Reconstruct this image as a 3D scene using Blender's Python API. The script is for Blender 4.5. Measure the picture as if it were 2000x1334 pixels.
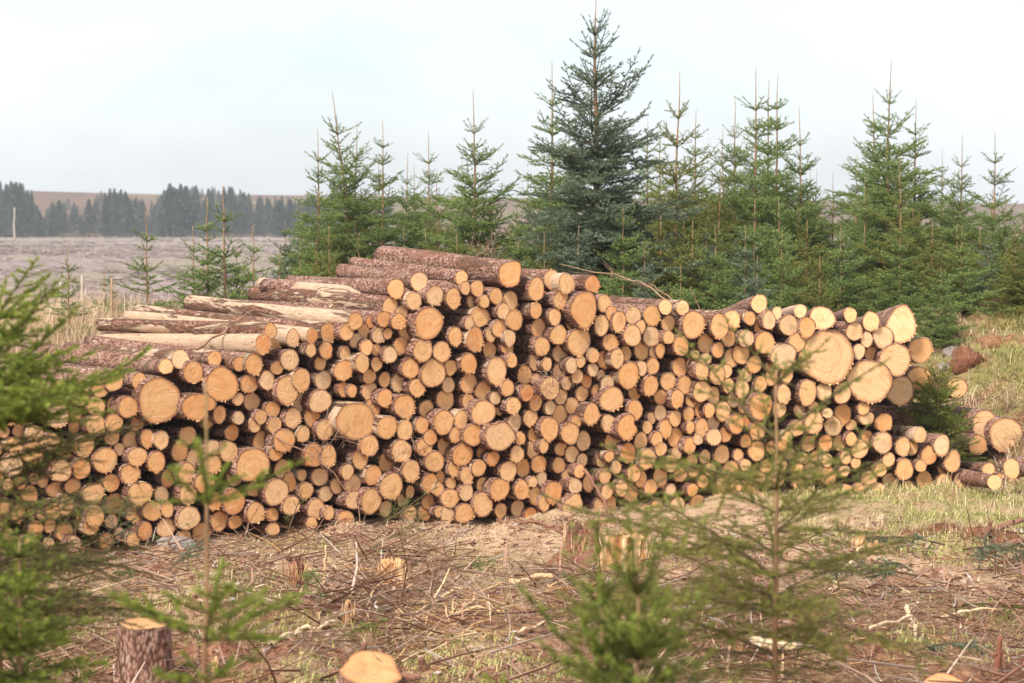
import bpy, math, random
import numpy as np
from mathutils import Vector, Matrix

for o in list(bpy.data.objects):
    bpy.data.objects.remove(o, do_unlink=True)
scene = bpy.context.scene
COL = scene.collection
R = math.radians

# ------------------------------------------------------------------ camera
CAM_Z = 2.9
FPX = 70.0 / 36.0 * 2000.0            # focal length in photograph pixels
PITCH = math.atan2(667.0 - 440.0, FPX)
cam_d = bpy.data.cameras.new('camera')
cam_d.lens = 70.0
cam_d.sensor_width = 36.0
cam_d.clip_start = 0.1
cam_d.clip_end = 6000.0
cam_d.dof.use_dof = True
cam_d.dof.focus_distance = 19.3
cam_d.dof.aperture_fstop = 3.2
cam = bpy.data.objects.new('camera', cam_d)
cam.location = (0, 0, CAM_Z)
cam.rotation_euler = (math.pi / 2 - PITCH, 0, 0)
COL.objects.link(cam)
scene.camera = cam

# ------------------------------------------------------------------ world and sun
SUN_EL, SUN_AZ = R(48), R(215)        # azimuth clockwise from +Y (view direction)
world = bpy.data.worlds.new('World')
scene.world = world
world.use_nodes = True
nt = world.node_tree
nt.nodes.clear()
wout = nt.nodes.new('ShaderNodeOutputWorld')
wbg = nt.nodes.new('ShaderNodeBackground')
wbg.inputs['Strength'].default_value = 0.1
sky = nt.nodes.new('ShaderNodeTexSky')
sky.sky_type = 'NISHITA'
sky.sun_disc = False
sky.sun_elevation = SUN_EL
sky.sun_rotation = SUN_AZ
sky.air_density = 1.0
sky.dust_density = 2.0
wtc = nt.nodes.new('ShaderNodeTexCoord')
wmap = nt.nodes.new('ShaderNodeMapping')
wmap.inputs['Scale'].default_value = (3.2, 3.2, 7.0)
wmap.inputs['Location'].default_value = (0.35, 0.1, 0.2)
wn = nt.nodes.new('ShaderNodeTexNoise')
wn.inputs['Scale'].default_value = 1.3
wn.inputs['Detail'].default_value = 7.0
wn.inputs['Roughness'].default_value = 0.55
wr = nt.nodes.new('ShaderNodeValToRGB')
wr.color_ramp.elements[0].position = 0.30
wr.color_ramp.elements[0].color = (0.35, 0.35, 0.35, 1)
wr.color_ramp.elements[1].position = 0.62
wr.color_ramp.elements[1].color = (0.97, 0.97, 0.97, 1)
wmix = nt.nodes.new('ShaderNodeMix')
wmix.data_type = 'RGBA'
wmix.inputs['B'].default_value = (5.5, 5.75, 6.02, 1)
nt.links.new(wtc.outputs['Generated'], wmap.inputs['Vector'])
nt.links.new(wmap.outputs['Vector'], wn.inputs['Vector'])
nt.links.new(wn.outputs['Fac'], wr.inputs['Fac'])
nt.links.new(wr.outputs['Color'], wmix.inputs['Factor'])
nt.links.new(sky.outputs['Color'], wmix.inputs['A'])
nt.links.new(wmix.outputs['Result'], wbg.inputs['Color'])
nt.links.new(wbg.outputs['Background'], wout.inputs['Surface'])

sun_d = bpy.data.lights.new('sun', 'SUN')
sun_d.energy = 3.0
sun_d.angle = R(12)
sun_d.color = (1.0, 0.95, 0.88)
sun = bpy.data.objects.new('sun', sun_d)
sdir = Vector((math.sin(SUN_AZ) * math.cos(SUN_EL), math.cos(SUN_AZ) * math.cos(SUN_EL), math.sin(SUN_EL)))
sun.rotation_euler = sdir.to_track_quat('Z', 'Y').to_euler()
sun.location = sdir * 60
COL.objects.link(sun)

vs = scene.view_settings
vs.view_transform = 'Standard'
vs.look = 'None'
vs.gamma = 1.0
vs.use_curve_mapping = False
vs.exposure = 1.0
scene.render.engine = 'CYCLES'
scene.render.resolution_x = 1024
scene.render.resolution_y = 683

# ------------------------------------------------------------------ pixel helpers
cp, sp = math.cos(PITCH), math.sin(PITCH)
CAM = np.array([0, 0, CAM_Z])


def ray(u, v):
    a, b = (u - 1000.0) / FPX, (667.0 - v) / FPX
    d = np.array([a, cp + b * sp, -sp + b * cp])
    return d


def at(u, v, Y):
    d = ray(u, v)
    return CAM + d * (Y / d[1])


# ------------------------------------------------------------------ noise and terrain
def _h(ix, iy, s):
    n = np.sin(ix * 127.1 + iy * 311.7 + s * 74.7) * 43758.5453
    return n - np.floor(n)


def vnoise(x, y, s=0):
    x = np.asarray(x, float); y = np.asarray(y, float)
    ix, iy = np.floor(x), np.floor(y)
    fx, fy = x - ix, y - iy
    fx = fx * fx * (3 - 2 * fx); fy = fy * fy * (3 - 2 * fy)
    a = _h(ix, iy, s); b = _h(ix + 1, iy, s); c = _h(ix, iy + 1, s); d = _h(ix + 1, iy + 1, s)
    return (a + (b - a) * fx) * (1 - fy) + (c + (d - c) * fx) * fy - 0.5


def fbm(x, y, s=0, o=4):
    t, a = 0, 1.0
    x = np.asarray(x, float); y = np.asarray(y, float)
    for k in range(o):
        t = t + a * vnoise(x, y, s + k * 13)
        x = x * 2.03 + 5.1; y = y * 2.03 + 3.7; a *= 0.5
    return t


def sst(a, b, x):
    t = np.clip((np.asarray(x, float) - a) / (b - a), 0, 1)
    return t * t * (3 - 2 * t)


def gz(x, y):
    x = np.asarray(x, float); y = np.asarray(y, float)
    z = 1.2 * (1 - sst(1.5, 12.0, y))
    st = 21.6 + 0.36 * np.clip(x + 5, 0, 11)
    z = z + 1.2 * sst(0, 1, (y - st) / 3.8)
    z = z + 0.75 * sst(4.4, 6.8, x) * sst(21.5, 26, y) * (1 - sst(27, 31, y))
    z = z - 0.9 * sst(60, 400, y)
    z = z + (12.4 - 0.012 * np.clip(x, -260, 260)) * sst(425, 730, y) + 1.6 * fbm(x / 90, y / 200, 3, 2) * sst(420, 600, y)
    near = 1 - sst(26, 60, y)
    z = z + 0.24 * fbm(x * 1.4, y * 1.6, 71, 3) * (1 - sst(15.6, 17.2, y)) * sst(9.5, 11.5, y)
    z = z + 0.5 * fbm(x * 1.3, y * 1.3, 61, 3) * sst(4.3, 5.3, x) * sst(21.8, 23.2, y) * near
    z = z + near * (0.18 * fbm(x * 0.8, y * 0.8, 5, 3) + 0.10 * fbm(x * 3.2, y * 3.2, 9, 4))
    z = z + (1 - near) * (1 - sst(380, 430, y)) * (0.30 * fbm(x / 3, y / 5, 21, 4) + 0.5 * fbm(x / 30, y / 40, 23, 2))
    return z


def ground_hit(u, v):
    d = ray(u, v); d = d / d[1]
    for Y in np.arange(3.0, 60, 0.05):
        p = CAM + d * Y
        if p[2] <= gz(p[0], p[1]):
            return p
    return CAM + d * 60


# ------------------------------------------------------------------ mesh helpers
def build(name, V, F, mats, parent=None, mi=None, tint=None, attrs=None, uv=None, smooth=True, loc=None, rot=None):
    V = np.ascontiguousarray(V, np.float32); F = np.ascontiguousarray(F, np.int32)
    me = bpy.data.meshes.new(name)
    me.vertices.add(len(V)); me.vertices.foreach_set('co', V.ravel())
    me.loops.add(F.size); me.loops.foreach_set('vertex_index', F.ravel())
    me.polygons.add(len(F)); me.polygons.foreach_set('loop_start', np.arange(0, F.size, 3, dtype=np.int32))
    for m in (mats if isinstance(mats, (list, tuple)) else [mats]):
        me.materials.append(m)
    if mi is not None:
        me.polygons.foreach_set('material_index', np.asarray(mi, np.int32))
    me.polygons.foreach_set('use_smooth', np.full(len(F), smooth, dtype=bool))
    if tint is not None:
        at_ = me.attributes.new('tint', 'FLOAT', 'POINT')
        at_.data.foreach_set('value', np.ascontiguousarray(np.broadcast_to(tint, (len(V),)), np.float32))
    for k, a in (attrs or {}).items():
        at_ = me.attributes.new(k, 'FLOAT', 'POINT')
        at_.data.foreach_set('value', np.ascontiguousarray(np.broadcast_to(a, (len(V),)), np.float32))
    if uv is not None:
        l = me.uv_layers.new(name='UVMap')
        l.data.foreach_set('uv', np.ascontiguousarray(uv[F.ravel()], np.float32).ravel())
    me.update(calc_edges=True)
    o = bpy.data.objects.new(name, me)
    COL.objects.link(o)
    if parent is not None:
        o.parent = parent
    if loc is not None:
        o.location = loc
    if rot is not None:
        o.rotation_euler = rot
    return o


class MB:
    def __init__(s):
        s.V, s.F, s.T, s.M, s.n = [], [], [], [], 0

    def add(s, V, F, t=0.5, m=0):
        V = np.asarray(V, float).reshape(-1, 3); F = np.asarray(F, int).reshape(-1, 3)
        s.V.append(V); s.F.append(F + s.n); s.n += len(V)
        s.T.append(np.broadcast_to(np.asarray(t, float), (len(V),))); s.M.append(np.full(len(F), m))

    def build(s, name, mats, parent=None, smooth=True, **k):
        return build(name, np.concatenate(s.V), np.concatenate(s.F), mats, parent,
                     mi=np.concatenate(s.M), tint=np.concatenate(s.T), smooth=smooth, **k)


def empty(name, loc=(0, 0, 0), rz=0.0, sc=1.0):
    o = bpy.data.objects.new(name, None)
    o.location = loc; o.rotation_euler = (0, 0, rz); o.scale = (sc, sc, sc) if np.isscalar(sc) else sc
    o.empty_display_size = 0.2
    COL.objects.link(o)
    return o


def tag(o, label=None, cat=None, group=None, kind=None):
    if label: o['label'] = label
    if cat: o['category'] = cat
    if group: o['group'] = group
    if kind: o['kind'] = kind
    return o


def copy_tree(o, parent=None):
    c = o.copy(); COL.objects.link(c)
    if parent is not None:
        c.parent = parent
    for ch in list(o.children):
        copy_tree(ch, c)
    return c


def frames(P):
    P = np.asarray(P, float)
    T = np.gradient(P, axis=0)
    T /= np.linalg.norm(T, axis=1)[:, None] + 1e-9
    ref = np.array([0.0, 0, 1]) if abs(T[0, 2]) < 0.9 else np.array([1.0, 0, 0])
    A = np.cross(T, ref); A /= np.linalg.norm(A, axis=1)[:, None] + 1e-9
    B = np.cross(T, A)
    return T, A, B


def tube(P, rad, n=6, cap=True, rough=0.0, rng=None):
    P = np.asarray(P, float); m = len(P)
    rad = np.broadcast_to(np.asarray(rad, float), (m,))
    T, A, B = frames(P)
    th = np.arange(n) * 2 * math.pi / n
    rr = rad[:, None] * np.ones((1, n))
    if rough and rng is not None:
        rr = rr * (1 + rng.normal(0, rough, (m, n)))
    V = P[:, None, :] + rr[..., None] * (np.cos(th)[None, :, None] * A[:, None, :] + np.sin(th)[None, :, None] * B[:, None, :])
    V = V.reshape(-1, 3)
    F = []
    for i in range(m - 1):
        for j in range(n):
            a, b = i * n + j, i * n + (j + 1) % n
            F += [(a, b, b + n), (a, b + n, a + n)]
    if cap:
        V = np.vstack([V, P[:1], P[-1:]])
        c0, c1 = m * n, m * n + 1
        for j in range(n):
            F.append((c0, (j + 1) % n, j)); F.append((c1, (m - 1) * n + j, (m - 1) * n + (j + 1) % n))
    return V, np.array(F)


# ------------------------------------------------------------------ materials
class NT:
    def __init__(s, name):
        s.mat = bpy.data.materials.new(name); s.mat.use_nodes = True
        s.t = s.mat.node_tree; s.t.nodes.clear()
        s.out = s.t.nodes.new('ShaderNodeOutputMaterial')

    def n(s, ty, **k):
        nd = s.t.nodes.new(ty)
        for a, b in k.items():
            setattr(nd, a, b)
        return nd

    def l(s, a, b):
        s.t.links.new(a, b)

    def noise(s, vec, scale, detail=5, rough=0.55, dist=0.0):
        nd = s.n('ShaderNodeTexNoise')
        nd.inputs['Scale'].default_value = scale; nd.inputs['Detail'].default_value = detail
        nd.inputs['Roughness'].default_value = rough; nd.inputs['Distortion'].default_value = dist
        if vec is not None: s.l(vec, nd.inputs['Vector'])
        return nd.outputs['Fac']

    def ramp(s, fac, stops, interp='LINEAR'):
        nd = s.n('ShaderNodeValToRGB'); cr = nd.color_ramp; cr.interpolation = interp
        while len(cr.elements) < len(stops): cr.elements.new(0.5)
        for e, (p, c) in zip(cr.elements, stops):
            e.position = p; e.color = (*c, 1) if len(c) == 3 else c
        s.l(fac, nd.inputs['Fac'])
        return nd.outputs['Color']

    def mix(s, fac, a, b, blend='MIX'):
        nd = s.n('ShaderNodeMix', data_type='RGBA', blend_type=blend)
        for sock, v in (('Factor', fac), ('A', a), ('B', b)):
            if hasattr(v, 'links'): s.l(v, nd.inputs[sock])
            elif sock == 'Factor': nd.inputs[sock].default_value = v
            else: nd.inputs[sock].default_value = (*v, 1)
        return nd.outputs['Result']

    def math(s, op, a, b=0.0, clamp=False):
        nd = s.n('ShaderNodeMath', operation=op, use_clamp=clamp)
        for i, v in enumerate((a, b)):
            if hasattr(v, 'links'): s.l(v, nd.inputs[i])
            else: nd.inputs[i].default_value = v
        return nd.outputs[0]

    def attr(s, name, ty='GEOMETRY'):
        nd = s.n('ShaderNodeAttribute'); nd.attribute_name = name; nd.attribute_type = ty
        return nd.outputs['Fac']

    def bsdf(s, col, rough=0.8, bump=None, bstr=0.5, bdist=0.01, spec=0.3):
        b = s.n('ShaderNodeBsdfPrincipled')
        if hasattr(col, 'links'): s.l(col, b.inputs['Base Color'])
        else: b.inputs['Base Color'].default_value = (*col, 1)
        if hasattr(rough, 'links'): s.l(rough, b.inputs['Roughness'])
        else: b.inputs['Roughness'].default_value = rough
        b.inputs['Specular IOR Level'].default_value = spec
        if bump is not None:
            bp = s.n('ShaderNodeBump'); bp.inputs['Strength'].default_value = bstr; bp.inputs['Distance'].default_value = bdist
            s.l(bump, bp.inputs['Height']); s.l(bp.outputs['Normal'], b.inputs['Normal'])
        s.l(b.outputs['BSDF'], s.out.inputs['Surface'])
        return b


def vadd(m, vec, fac, mul):
    """offset texture coordinates by an attribute so that pieces do not share a pattern"""
    c = m.n('ShaderNodeCombineXYZ')
    a = m.math('MULTIPLY', fac, mul)
    m.l(a, c.inputs[0]); m.l(m.math('MULTIPLY', fac, mul * 1.7), c.inputs[1]); m.l(m.math('MULTIPLY', fac, mul * 0.6), c.inputs[2])
    v = m.n('ShaderNodeVectorMath', operation='ADD')
    m.l(vec, v.inputs[0]); m.l(c.outputs[0], v.inputs[1])
    return v.outputs[0]


def vscale(m, vec, s):
    mp = m.n('ShaderNodeMapping'); mp.inputs['Scale'].default_value = s
    m.l(vec, mp.inputs['Vector'])
    return mp.outputs['Vector']


def mat_bark():
    m = NT('bark')
    tc = m.n('ShaderNodeTexCoord').outputs['Object']
    ti = m.attr('tint'); pe = m.attr('peel')
    v = vadd(m, tc, ti, 37.0)
    n1 = m.noise(v, 9, 6, 0.65)
    vo = m.n('ShaderNodeTexVoronoi'); vo.inputs['Scale'].default_value = 42; m.l(vscale(m, v, (1, 1, 0.55)), vo.inputs['Vector'])
    base = m.ramp(n1, [(0.25, (0.085, 0.038, 0.024)), (0.42, (0.25, 0.125, 0.082)), (0.56, (0.36, 0.21, 0.155)), (0.74, (0.49, 0.37, 0.30))])
    base = m.mix(m.math('MULTIPLY', vo.outputs['Distance'], 1.3, True), base, (0.085, 0.035, 0.025), 'MULTIPLY') if False else base
    scale_col = m.mix(m.ramp(vo.outputs['Distance'], [(0.35, (0, 0, 0)), (0.75, (1, 1, 1))]), base, (0.10, 0.045, 0.03))
    lich = m.noise(v, 3.1, 5, 0.7)
    scale_col = m.mix(m.ramp(lich, [(0.58, (0, 0, 0)), (0.74, (0.65, 0.65, 0.65))]), scale_col, (0.26, 0.24, 0.15))
    # peeled: pale fibre wood with feed-roller marks
    pv = vscale(m, v, (1, 1, 0.16))
    pn = m.noise(pv, 6.5, 10, 0.72, 0.6)
    thr = m.math('SUBTRACT', m.math('ADD', pn, m.math('MULTIPLY', pe, 0.62)), 0.74)
    mask = m.math('MULTIPLY', thr, 14.0, True)
    rim = m.math('SUBTRACT', m.math('MULTIPLY', m.math('ADD', thr, 0.05), 26.0, True), mask)
    fib = m.noise(vscale(m, v, (1, 1, 0.12)), 60, 4, 0.6)
    wood = m.ramp(fib, [(0.25, (0.30, 0.18, 0.11)), (0.5, (0.46, 0.315, 0.21)), (0.8, (0.56, 0.415, 0.29))])
    dots = m.n('ShaderNodeTexVoronoi'); dots.inputs['Scale'].default_value = 42; m.l(v, dots.inputs['Vector'])
    wood = m.mix(m.ramp(dots.outputs['Distance'], [(0.12, (0.75, 0.75, 0.75)), (0.42, (0, 0, 0))]), wood, (0.30, 0.17, 0.095))
    col = m.mix(mask, scale_col, wood)
    col = m.mix(m.math('MULTIPLY', rim, 0.7, True), col, (0.16, 0.06, 0.03))
    hgt = m.math('ADD', m.math('MULTIPLY', n1, 0.7), m.math('MULTIPLY', vo.outputs['Distance'], -0.5))
    hgt = m.math('ADD', m.math('MULTIPLY', hgt, m.math('SUBTRACT', 1.0, m.math('MULTIPLY', mask, 0.8))), m.math('MULTIPLY', mask, -0.9))
    m.bsdf(col, 0.85, hgt, 1.0, 0.02, 0.2)
    return m.mat


def mat_cut(mul=1.0):
    m = NT('cut_wood' if mul == 1.0 else 'dimmed_cut_wood')
    uvn = m.n('ShaderNodeUVMap'); uvn.uv_map = 'UVMap'
    uv = uvn.outputs['UV']
    ti = m.attr('tint'); rel = m.attr('rel'); bl = m.attr('hue')
    v = vadd(m, uv, ti, 29.0)
    # rings
    sep = m.n('ShaderNodeVectorMath', operation='LENGTH'); 
    wob = m.n('ShaderNodeTexNoise'); wob.inputs['Scale'].default_value = 7; wob.inputs['Detail'].default_value = 3; m.l(v, wob.inputs['Vector'])
    wv = m.n('ShaderNodeVectorMath', operation='SUBTRACT'); m.l(wob.outputs['Color'], wv.inputs[0]); wv.inputs[1].default_value = (0.5, 0.5, 0.5)
    ws = m.n('ShaderNodeVectorMath', operation='SCALE'); m.l(wv.outputs[0], ws.inputs[0]); ws.inputs['Scale'].default_value = 0.05
    wa = m.n('ShaderNodeVectorMath', operation='ADD'); m.l(uv, wa.inputs[0]); m.l(ws.outputs[0], wa.inputs[1])
    m.l(wa.outputs[0], sep.inputs[0])
    rlen = sep.outputs['Value']
    ringn = m.math('SINE', m.math('MULTIPLY', rlen, 560.0))
    big = m.noise(v, 9, 4, 0.55)
    # saw marks: straight lines in a direction of their own per log
    rot = m.n('ShaderNodeVectorRotate', rotation_type='Z_AXIS')
    m.l(uv, rot.inputs['Vector']); m.l(m.math('MULTIPLY', ti, 19.0), rot.inputs['Angle'])
    saw = m.noise(vscale(m, rot.outputs[0], (4.0, 95, 1)), 1.0, 4, 0.65, 0.3)
    fine = m.noise(v, 260, 3, 0.6)
    base = m.ramp(bl, [(0.0, (0.87, 0.58, 0.34)), (0.4, (0.88, 0.475, 0.205)), (0.75, (0.84, 0.385, 0.14)), (1.0, (0.74, 0.28, 0.09))])
    col = m.mix(m.ramp(big, [(0.36, (0, 0, 0)), (0.7, (0.55, 0.55, 0.55))]), base, (0.84, 0.55, 0.27))
    col = m.mix(m.ramp(m.noise(v, 5, 3, 0.6), [(0.56, (0, 0, 0)), (0.75, (0.5, 0.5, 0.5))]), col, (0.60, 0.24, 0.075))
    rr = m.math('MULTIPLY', m.math('ADD', ringn, 1.0), 0.10)
    col = m.mix(rr, col, (0.42, 0.19, 0.06))
    # annual colour zones
    zone = m.noise(None, 1.0, 2)
    zn = m.n('ShaderNodeTexNoise', noise_dimensions='1D'); zn.inputs['Scale'].default_value = 26; zn.inputs['Detail'].default_value = 3
    m.l(m.math('ADD', rlen, m.math('MULTIPLY', ti, 50.0)), zn.inputs['W'])
    col = m.mix(m.ramp(zn.outputs['Fac'], [(0.5, (0, 0, 0)), (0.75, (0.4, 0.4, 0.4))]), col, (0.52, 0.25, 0.09))
    col = m.mix(m.ramp(saw, [(0.50, (0, 0, 0)), (0.70, (0.62, 0.62, 0.62))]), col, (0.46, 0.22, 0.085))
    col = m.mix(m.ramp(saw, [(0.3, (0.5, 0.5, 0.5)), (0.46, (0, 0, 0))]), col, (0.86, 0.66, 0.42))
    # cambium rim
    edge = m.math('ADD', rel, m.math('MULTIPLY', m.math('SUBTRACT', m.noise(v, 40, 3), 0.5), 0.09))
    col = m.mix(m.ramp(edge, [(0.86, (0, 0, 0)), (0.95, (0.55, 0.55, 0.55)), (1.0, (0.85, 0.85, 0.85))]), col, (0.42, 0.16, 0.06))
    # drying cracks
    ck = m.n('ShaderNodeTexVoronoi', feature='DISTANCE_TO_EDGE'); ck.inputs['Scale'].default_value = 5.5; m.l(v, ck.inputs['Vector'])
    ckm = m.math('MULTIPLY', m.math('LESS_THAN', ck.outputs['Distance'], 0.006), m.math('GREATER_THAN', m.noise(v, 6, 2), 0.62))
    col = m.mix(m.math('MULTIPLY', ckm, 0.75), col, (0.12, 0.05, 0.02))
    col = m.mix(m.ramp(fine, [(0.62, (0, 0, 0)), (0.8, (0.35, 0.35, 0.35))]), col, (0.35, 0.17, 0.07))
    # grey weathering and dirt on some ends
    dirt = m.math('MULTIPLY', m.ramp(m.noise(v, 4, 5, 0.7), [(0.52, (0, 0, 0)), (0.72, (1, 1, 1))]), m.ramp(ti, [(0.70, (0, 0, 0)), (0.78, (0.6, 0.6, 0.6))]))
    col = m.mix(dirt, col, (0.36, 0.26, 0.16))
    hgt = m.math('ADD', m.math('MULTIPLY', saw, 1.0), m.math('MULTIPLY', fine, 0.5))
    if mul != 1.0: col = m.mix(1.0, col, (mul, mul * 0.97, mul * 0.95), 'MULTIPLY')
    m.bsdf(col, 0.75, hgt, 0.45, 0.005, 0.25)
    return m.mat


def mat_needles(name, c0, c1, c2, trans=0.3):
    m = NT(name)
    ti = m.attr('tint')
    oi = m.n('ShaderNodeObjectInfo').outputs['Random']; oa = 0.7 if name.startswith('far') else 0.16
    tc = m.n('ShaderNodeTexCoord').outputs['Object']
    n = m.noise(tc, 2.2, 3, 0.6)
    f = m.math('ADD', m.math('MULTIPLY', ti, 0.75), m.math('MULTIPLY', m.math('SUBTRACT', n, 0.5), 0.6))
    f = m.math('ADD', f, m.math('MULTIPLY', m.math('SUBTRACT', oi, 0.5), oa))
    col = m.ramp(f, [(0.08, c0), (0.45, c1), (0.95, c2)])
    b = m.bsdf(col, 0.55, spec=0.35)
    tr = m.n('ShaderNodeBsdfTranslucent'); m.l(col, tr.inputs['Color'])
    mx = m.n('ShaderNodeMixShader'); mx.inputs[0].default_value = trans
    m.l(b.outputs['BSDF'], mx.inputs[1]); m.l(tr.outputs[0], mx.inputs[2]); m.l(mx.outputs[0], m.out.inputs['Surface'])
    return m.mat


def mat_tinted(name, stops, rough=0.85, nscale=12, amp=0.5, bump=0.0, bscale=60, spec=0.2):
    m = NT(name)
    ti = m.attr('tint'); tc = m.n('ShaderNodeTexCoord').outputs['Object']
    n = m.noise(tc, nscale, 5, 0.65)
    f = m.math('ADD', ti, m.math('MULTIPLY', m.math('SUBTRACT', n, 0.5), amp))
    col = m.ramp(f, stops)
    if bump:
        m.bsdf(col, rough, m.noise(vscale(m, tc, (1, 1, 0.3)), bscale, 4, 0.6), bump, 0.02, spec)
    else:
        m.bsdf(col, rough, spec=spec)
    return m.mat


def mat_ground():
    m = NT('forest_floor')
    g = m.n('ShaderNodeNewGeometry').outputs['Position']
    sx = m.n('ShaderNodeSeparateXYZ'); m.l(g, sx.inputs[0])
    X, Y, Z = sx.outputs
    n1 = m.noise(g, 1.6, 6, 0.65); n2 = m.noise(g, 14, 6, 0.7); n3 = m.noise(g, 70, 4, 0.65); n4 = m.noise(g, 0.9, 4, 0.6)
    litter = m.ramp(n2, [(0.30, (0.03, 0.014, 0.009)), (0.43, (0.16, 0.066, 0.038)), (0.55, (0.33, 0.155, 0.088)), (0.74, (0.51, 0.30, 0.18))])
    straw = m.ramp(n3, [(0.2, (0.26, 0.15, 0.09)), (0.5, (0.54, 0.36, 0.225)), (0.8, (0.70, 0.53, 0.35))])
    sy = m.n('ShaderNodeMapRange'); sy.inputs['From Min'].default_value = 13.5; sy.inputs['From Max'].default_value = 17.0; sy.inputs['To Min'].default_value = -0.10; sy.inputs['To Max'].default_value = 0.14; m.l(Y, sy.inputs['Value'])
    by = m.n('ShaderNodeMapRange'); by.inputs['From Min'].default_value = 21.5; by.inputs['From Max'].default_value = 22.5; by.inputs['To Max'].default_value = -0.22; m.l(Y, by.inputs['Value'])
    near = m.mix(m.ramp(m.math('ADD', m.math('ADD', n1, by.outputs[0]), sy.outputs[0]), [(0.40, (0, 0, 0)), (0.64, (1, 1, 1))]), litter, straw)
    green = m.ramp(n3, [(0.2, (0.12, 0.10, 0.035)), (0.6, (0.27, 0.25, 0.085)), (0.85, (0.50, 0.42, 0.20))])
    near = m.mix(m.ramp(n4, [(0.52, (0, 0, 0)), (0.66, (0.55, 0.55, 0.55))]), near, green)
    # grassy strip at the right-hand end of the stack and the banks behind
    mr = m.n('ShaderNodeMapRange'); mr.inputs['From Min'].default_value = 2.4; mr.inputs['From Max'].default_value = 4.2; m.l(X, mr.inputs['Value'])
    my = m.n('ShaderNodeMapRange'); my.inputs['From Min'].default_value = 17.2; my.inputs['From Max'].default_value = 18.6; m.l(Y, my.inputs['Value'])
    strip = m.math('MULTIPLY', m.math('MULTIPLY', mr.outputs[0], my.outputs[0]), m.ramp(n1, [(0.40, (0.05, 0.05, 0.05)), (0.58, (0.9, 0.9, 0.9))]))
    near = m.mix(strip, near, green)
    # clear-fell beyond
    field = m.ramp(m.noise(vscale(m, g, (1, 0.5, 1)), 2.6, 10, 0.8), [(0.34, (0.09, 0.065, 0.055)), (0.46, (0.24, 0.18, 0.165)), (0.56, (0.33, 0.26, 0.235)), (0.70, (0.52, 0.43, 0.38))])
    fgreen = m.ramp(m.noise(vscale(m, g, (1, 0.3, 1)), 0.10, 6, 0.65), [(0.48, (0, 0, 0)), (0.63, (0.6, 0.6, 0.6))])
    field = m.mix(fgreen, field, (0.25, 0.235, 0.12))
    fy = m.n('ShaderNodeMapRange'); fy.inputs['From Min'].default_value = 29; fy.inputs['From Max'].default_value = 37; m.l(Y, fy.inputs['Value'])
    col = m.mix(fy.outputs[0], near, field)
    hill = m.ramp(m.noise(vscale(m, g, (1, 0.4, 1)), 0.05, 7, 0.65), [(0.3, (0.085, 0.055, 0.03)), (0.5, (0.15, 0.078, 0.048)), (0.68, (0.17, 0.14, 0.055))])
    hy = m.n('ShaderNodeMapRange'); hy.inputs['From Min'].default_value = 415; hy.inputs['From Max'].default_value = 440; m.l(Y, hy.inputs['Value'])
    col = m.mix(hy.outputs[0], col, hill)
    hgt = m.math('ADD', n2, m.math('MULTIPLY', n3, 0.6))
    m.bsdf(col, 0.95, hgt, 0.9, 0.03, 0.1)
    return m.mat


M_BARK = mat_bark()
M_CUT = mat_cut()
M_CUT_DIM = mat_cut(0.66)  # stump tops: wood colour darkened to offset the strong light from above
M_GROUND = mat_ground()
M_NEEDLE = mat_needles('spruce_needles', (0.055, 0.088, 0.020), (0.195, 0.285, 0.065), (0.44, 0.52, 0.18))
M_BLUE = mat_needles('blue_spruce_needles', (0.045, 0.070, 0.036), (0.155, 0.210, 0.118), (0.42, 0.49, 0.35))
M_LIME = mat_needles('bright_spruce_needles', (0.09, 0.12, 0.018), (0.25, 0.31, 0.045), (0.47, 0.51, 0.10), 0.45)
M_OLIVE = mat_needles('olive_spruce_needles', (0.125, 0.125, 0.028), (0.28, 0.285, 0.062), (0.48, 0.47, 0.13), 0.5)
M_LEAFY = mat_needles('leafy_spruce_needles', (0.11, 0.135, 0.026), (0.27, 0.32, 0.058), (0.48, 0.52, 0.12), 0.5)
M_TWIG = mat_tinted('twig_bark', [(0.1, (0.05, 0.035, 0.02)), (0.5, (0.13, 0.09, 0.045)), (0.9, (0.26, 0.18, 0.09))], nscale=9)
M_STEM = mat_tinted('spruce_stem', [(0.1, (0.10, 0.055, 0.032)), (0.5, (0.27, 0.145, 0.075)), (0.9, (0.38, 0.24, 0.13))], nscale=7, bump=0.3)
M_FAR = mat_needles('far_needles', (0.034, 0.056, 0.040), (0.080, 0.112, 0.072), (0.15, 0.175, 0.10), 0.1)  # lighter, bluish needle colour stands in for part of the distance haze
M_STRAW = mat_tinted('dry_grass', [(0.0, (0.33, 0.18, 0.10)), (0.45, (0.58, 0.41, 0.25)), (0.9, (0.76, 0.62, 0.42))], nscale=3, amp=0.3)
M_GRASS = mat_tinted('green_grass', [(0.0, (0.14, 0.16, 0.03)), (0.5, (0.31, 0.325, 0.085)), (0.9, (0.58, 0.50, 0.22))], nscale=2, amp=0.4)
M_STICK = mat_tinted('dead_stick', [(0.0, (0.10, 0.045, 0.03)), (0.4, (0.27, 0.135, 0.085)), (0.7, (0.42, 0.27, 0.18)), (1.0, (0.50, 0.43, 0.38))], nscale=8, bump=0.4)
M_CHIP = mat_tinted('split_wood', [(0.0, (0.34, 0.16, 0.06)), (0.4, (0.62, 0.38, 0.18)), (0.9, (0.78, 0.62, 0.40))], nscale=10, bump=0.5, bscale=40)
M_ROT = mat_tinted('rotten_wood', [(0.1, (0.09, 0.03, 0.02)), (0.45, (0.26, 0.10, 0.06)), (0.9, (0.42, 0.24, 0.14))], nscale=9, bump=0.7, bscale=30)
M_MOSS = mat_tinted('moss', [(0.2, (0.06, 0.07, 0.015)), (0.5, (0.20, 0.20, 0.04)), (0.9, (0.34, 0.31, 0.09))], nscale=20, amp=0.9, bump=0.9, bscale=50)
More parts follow.
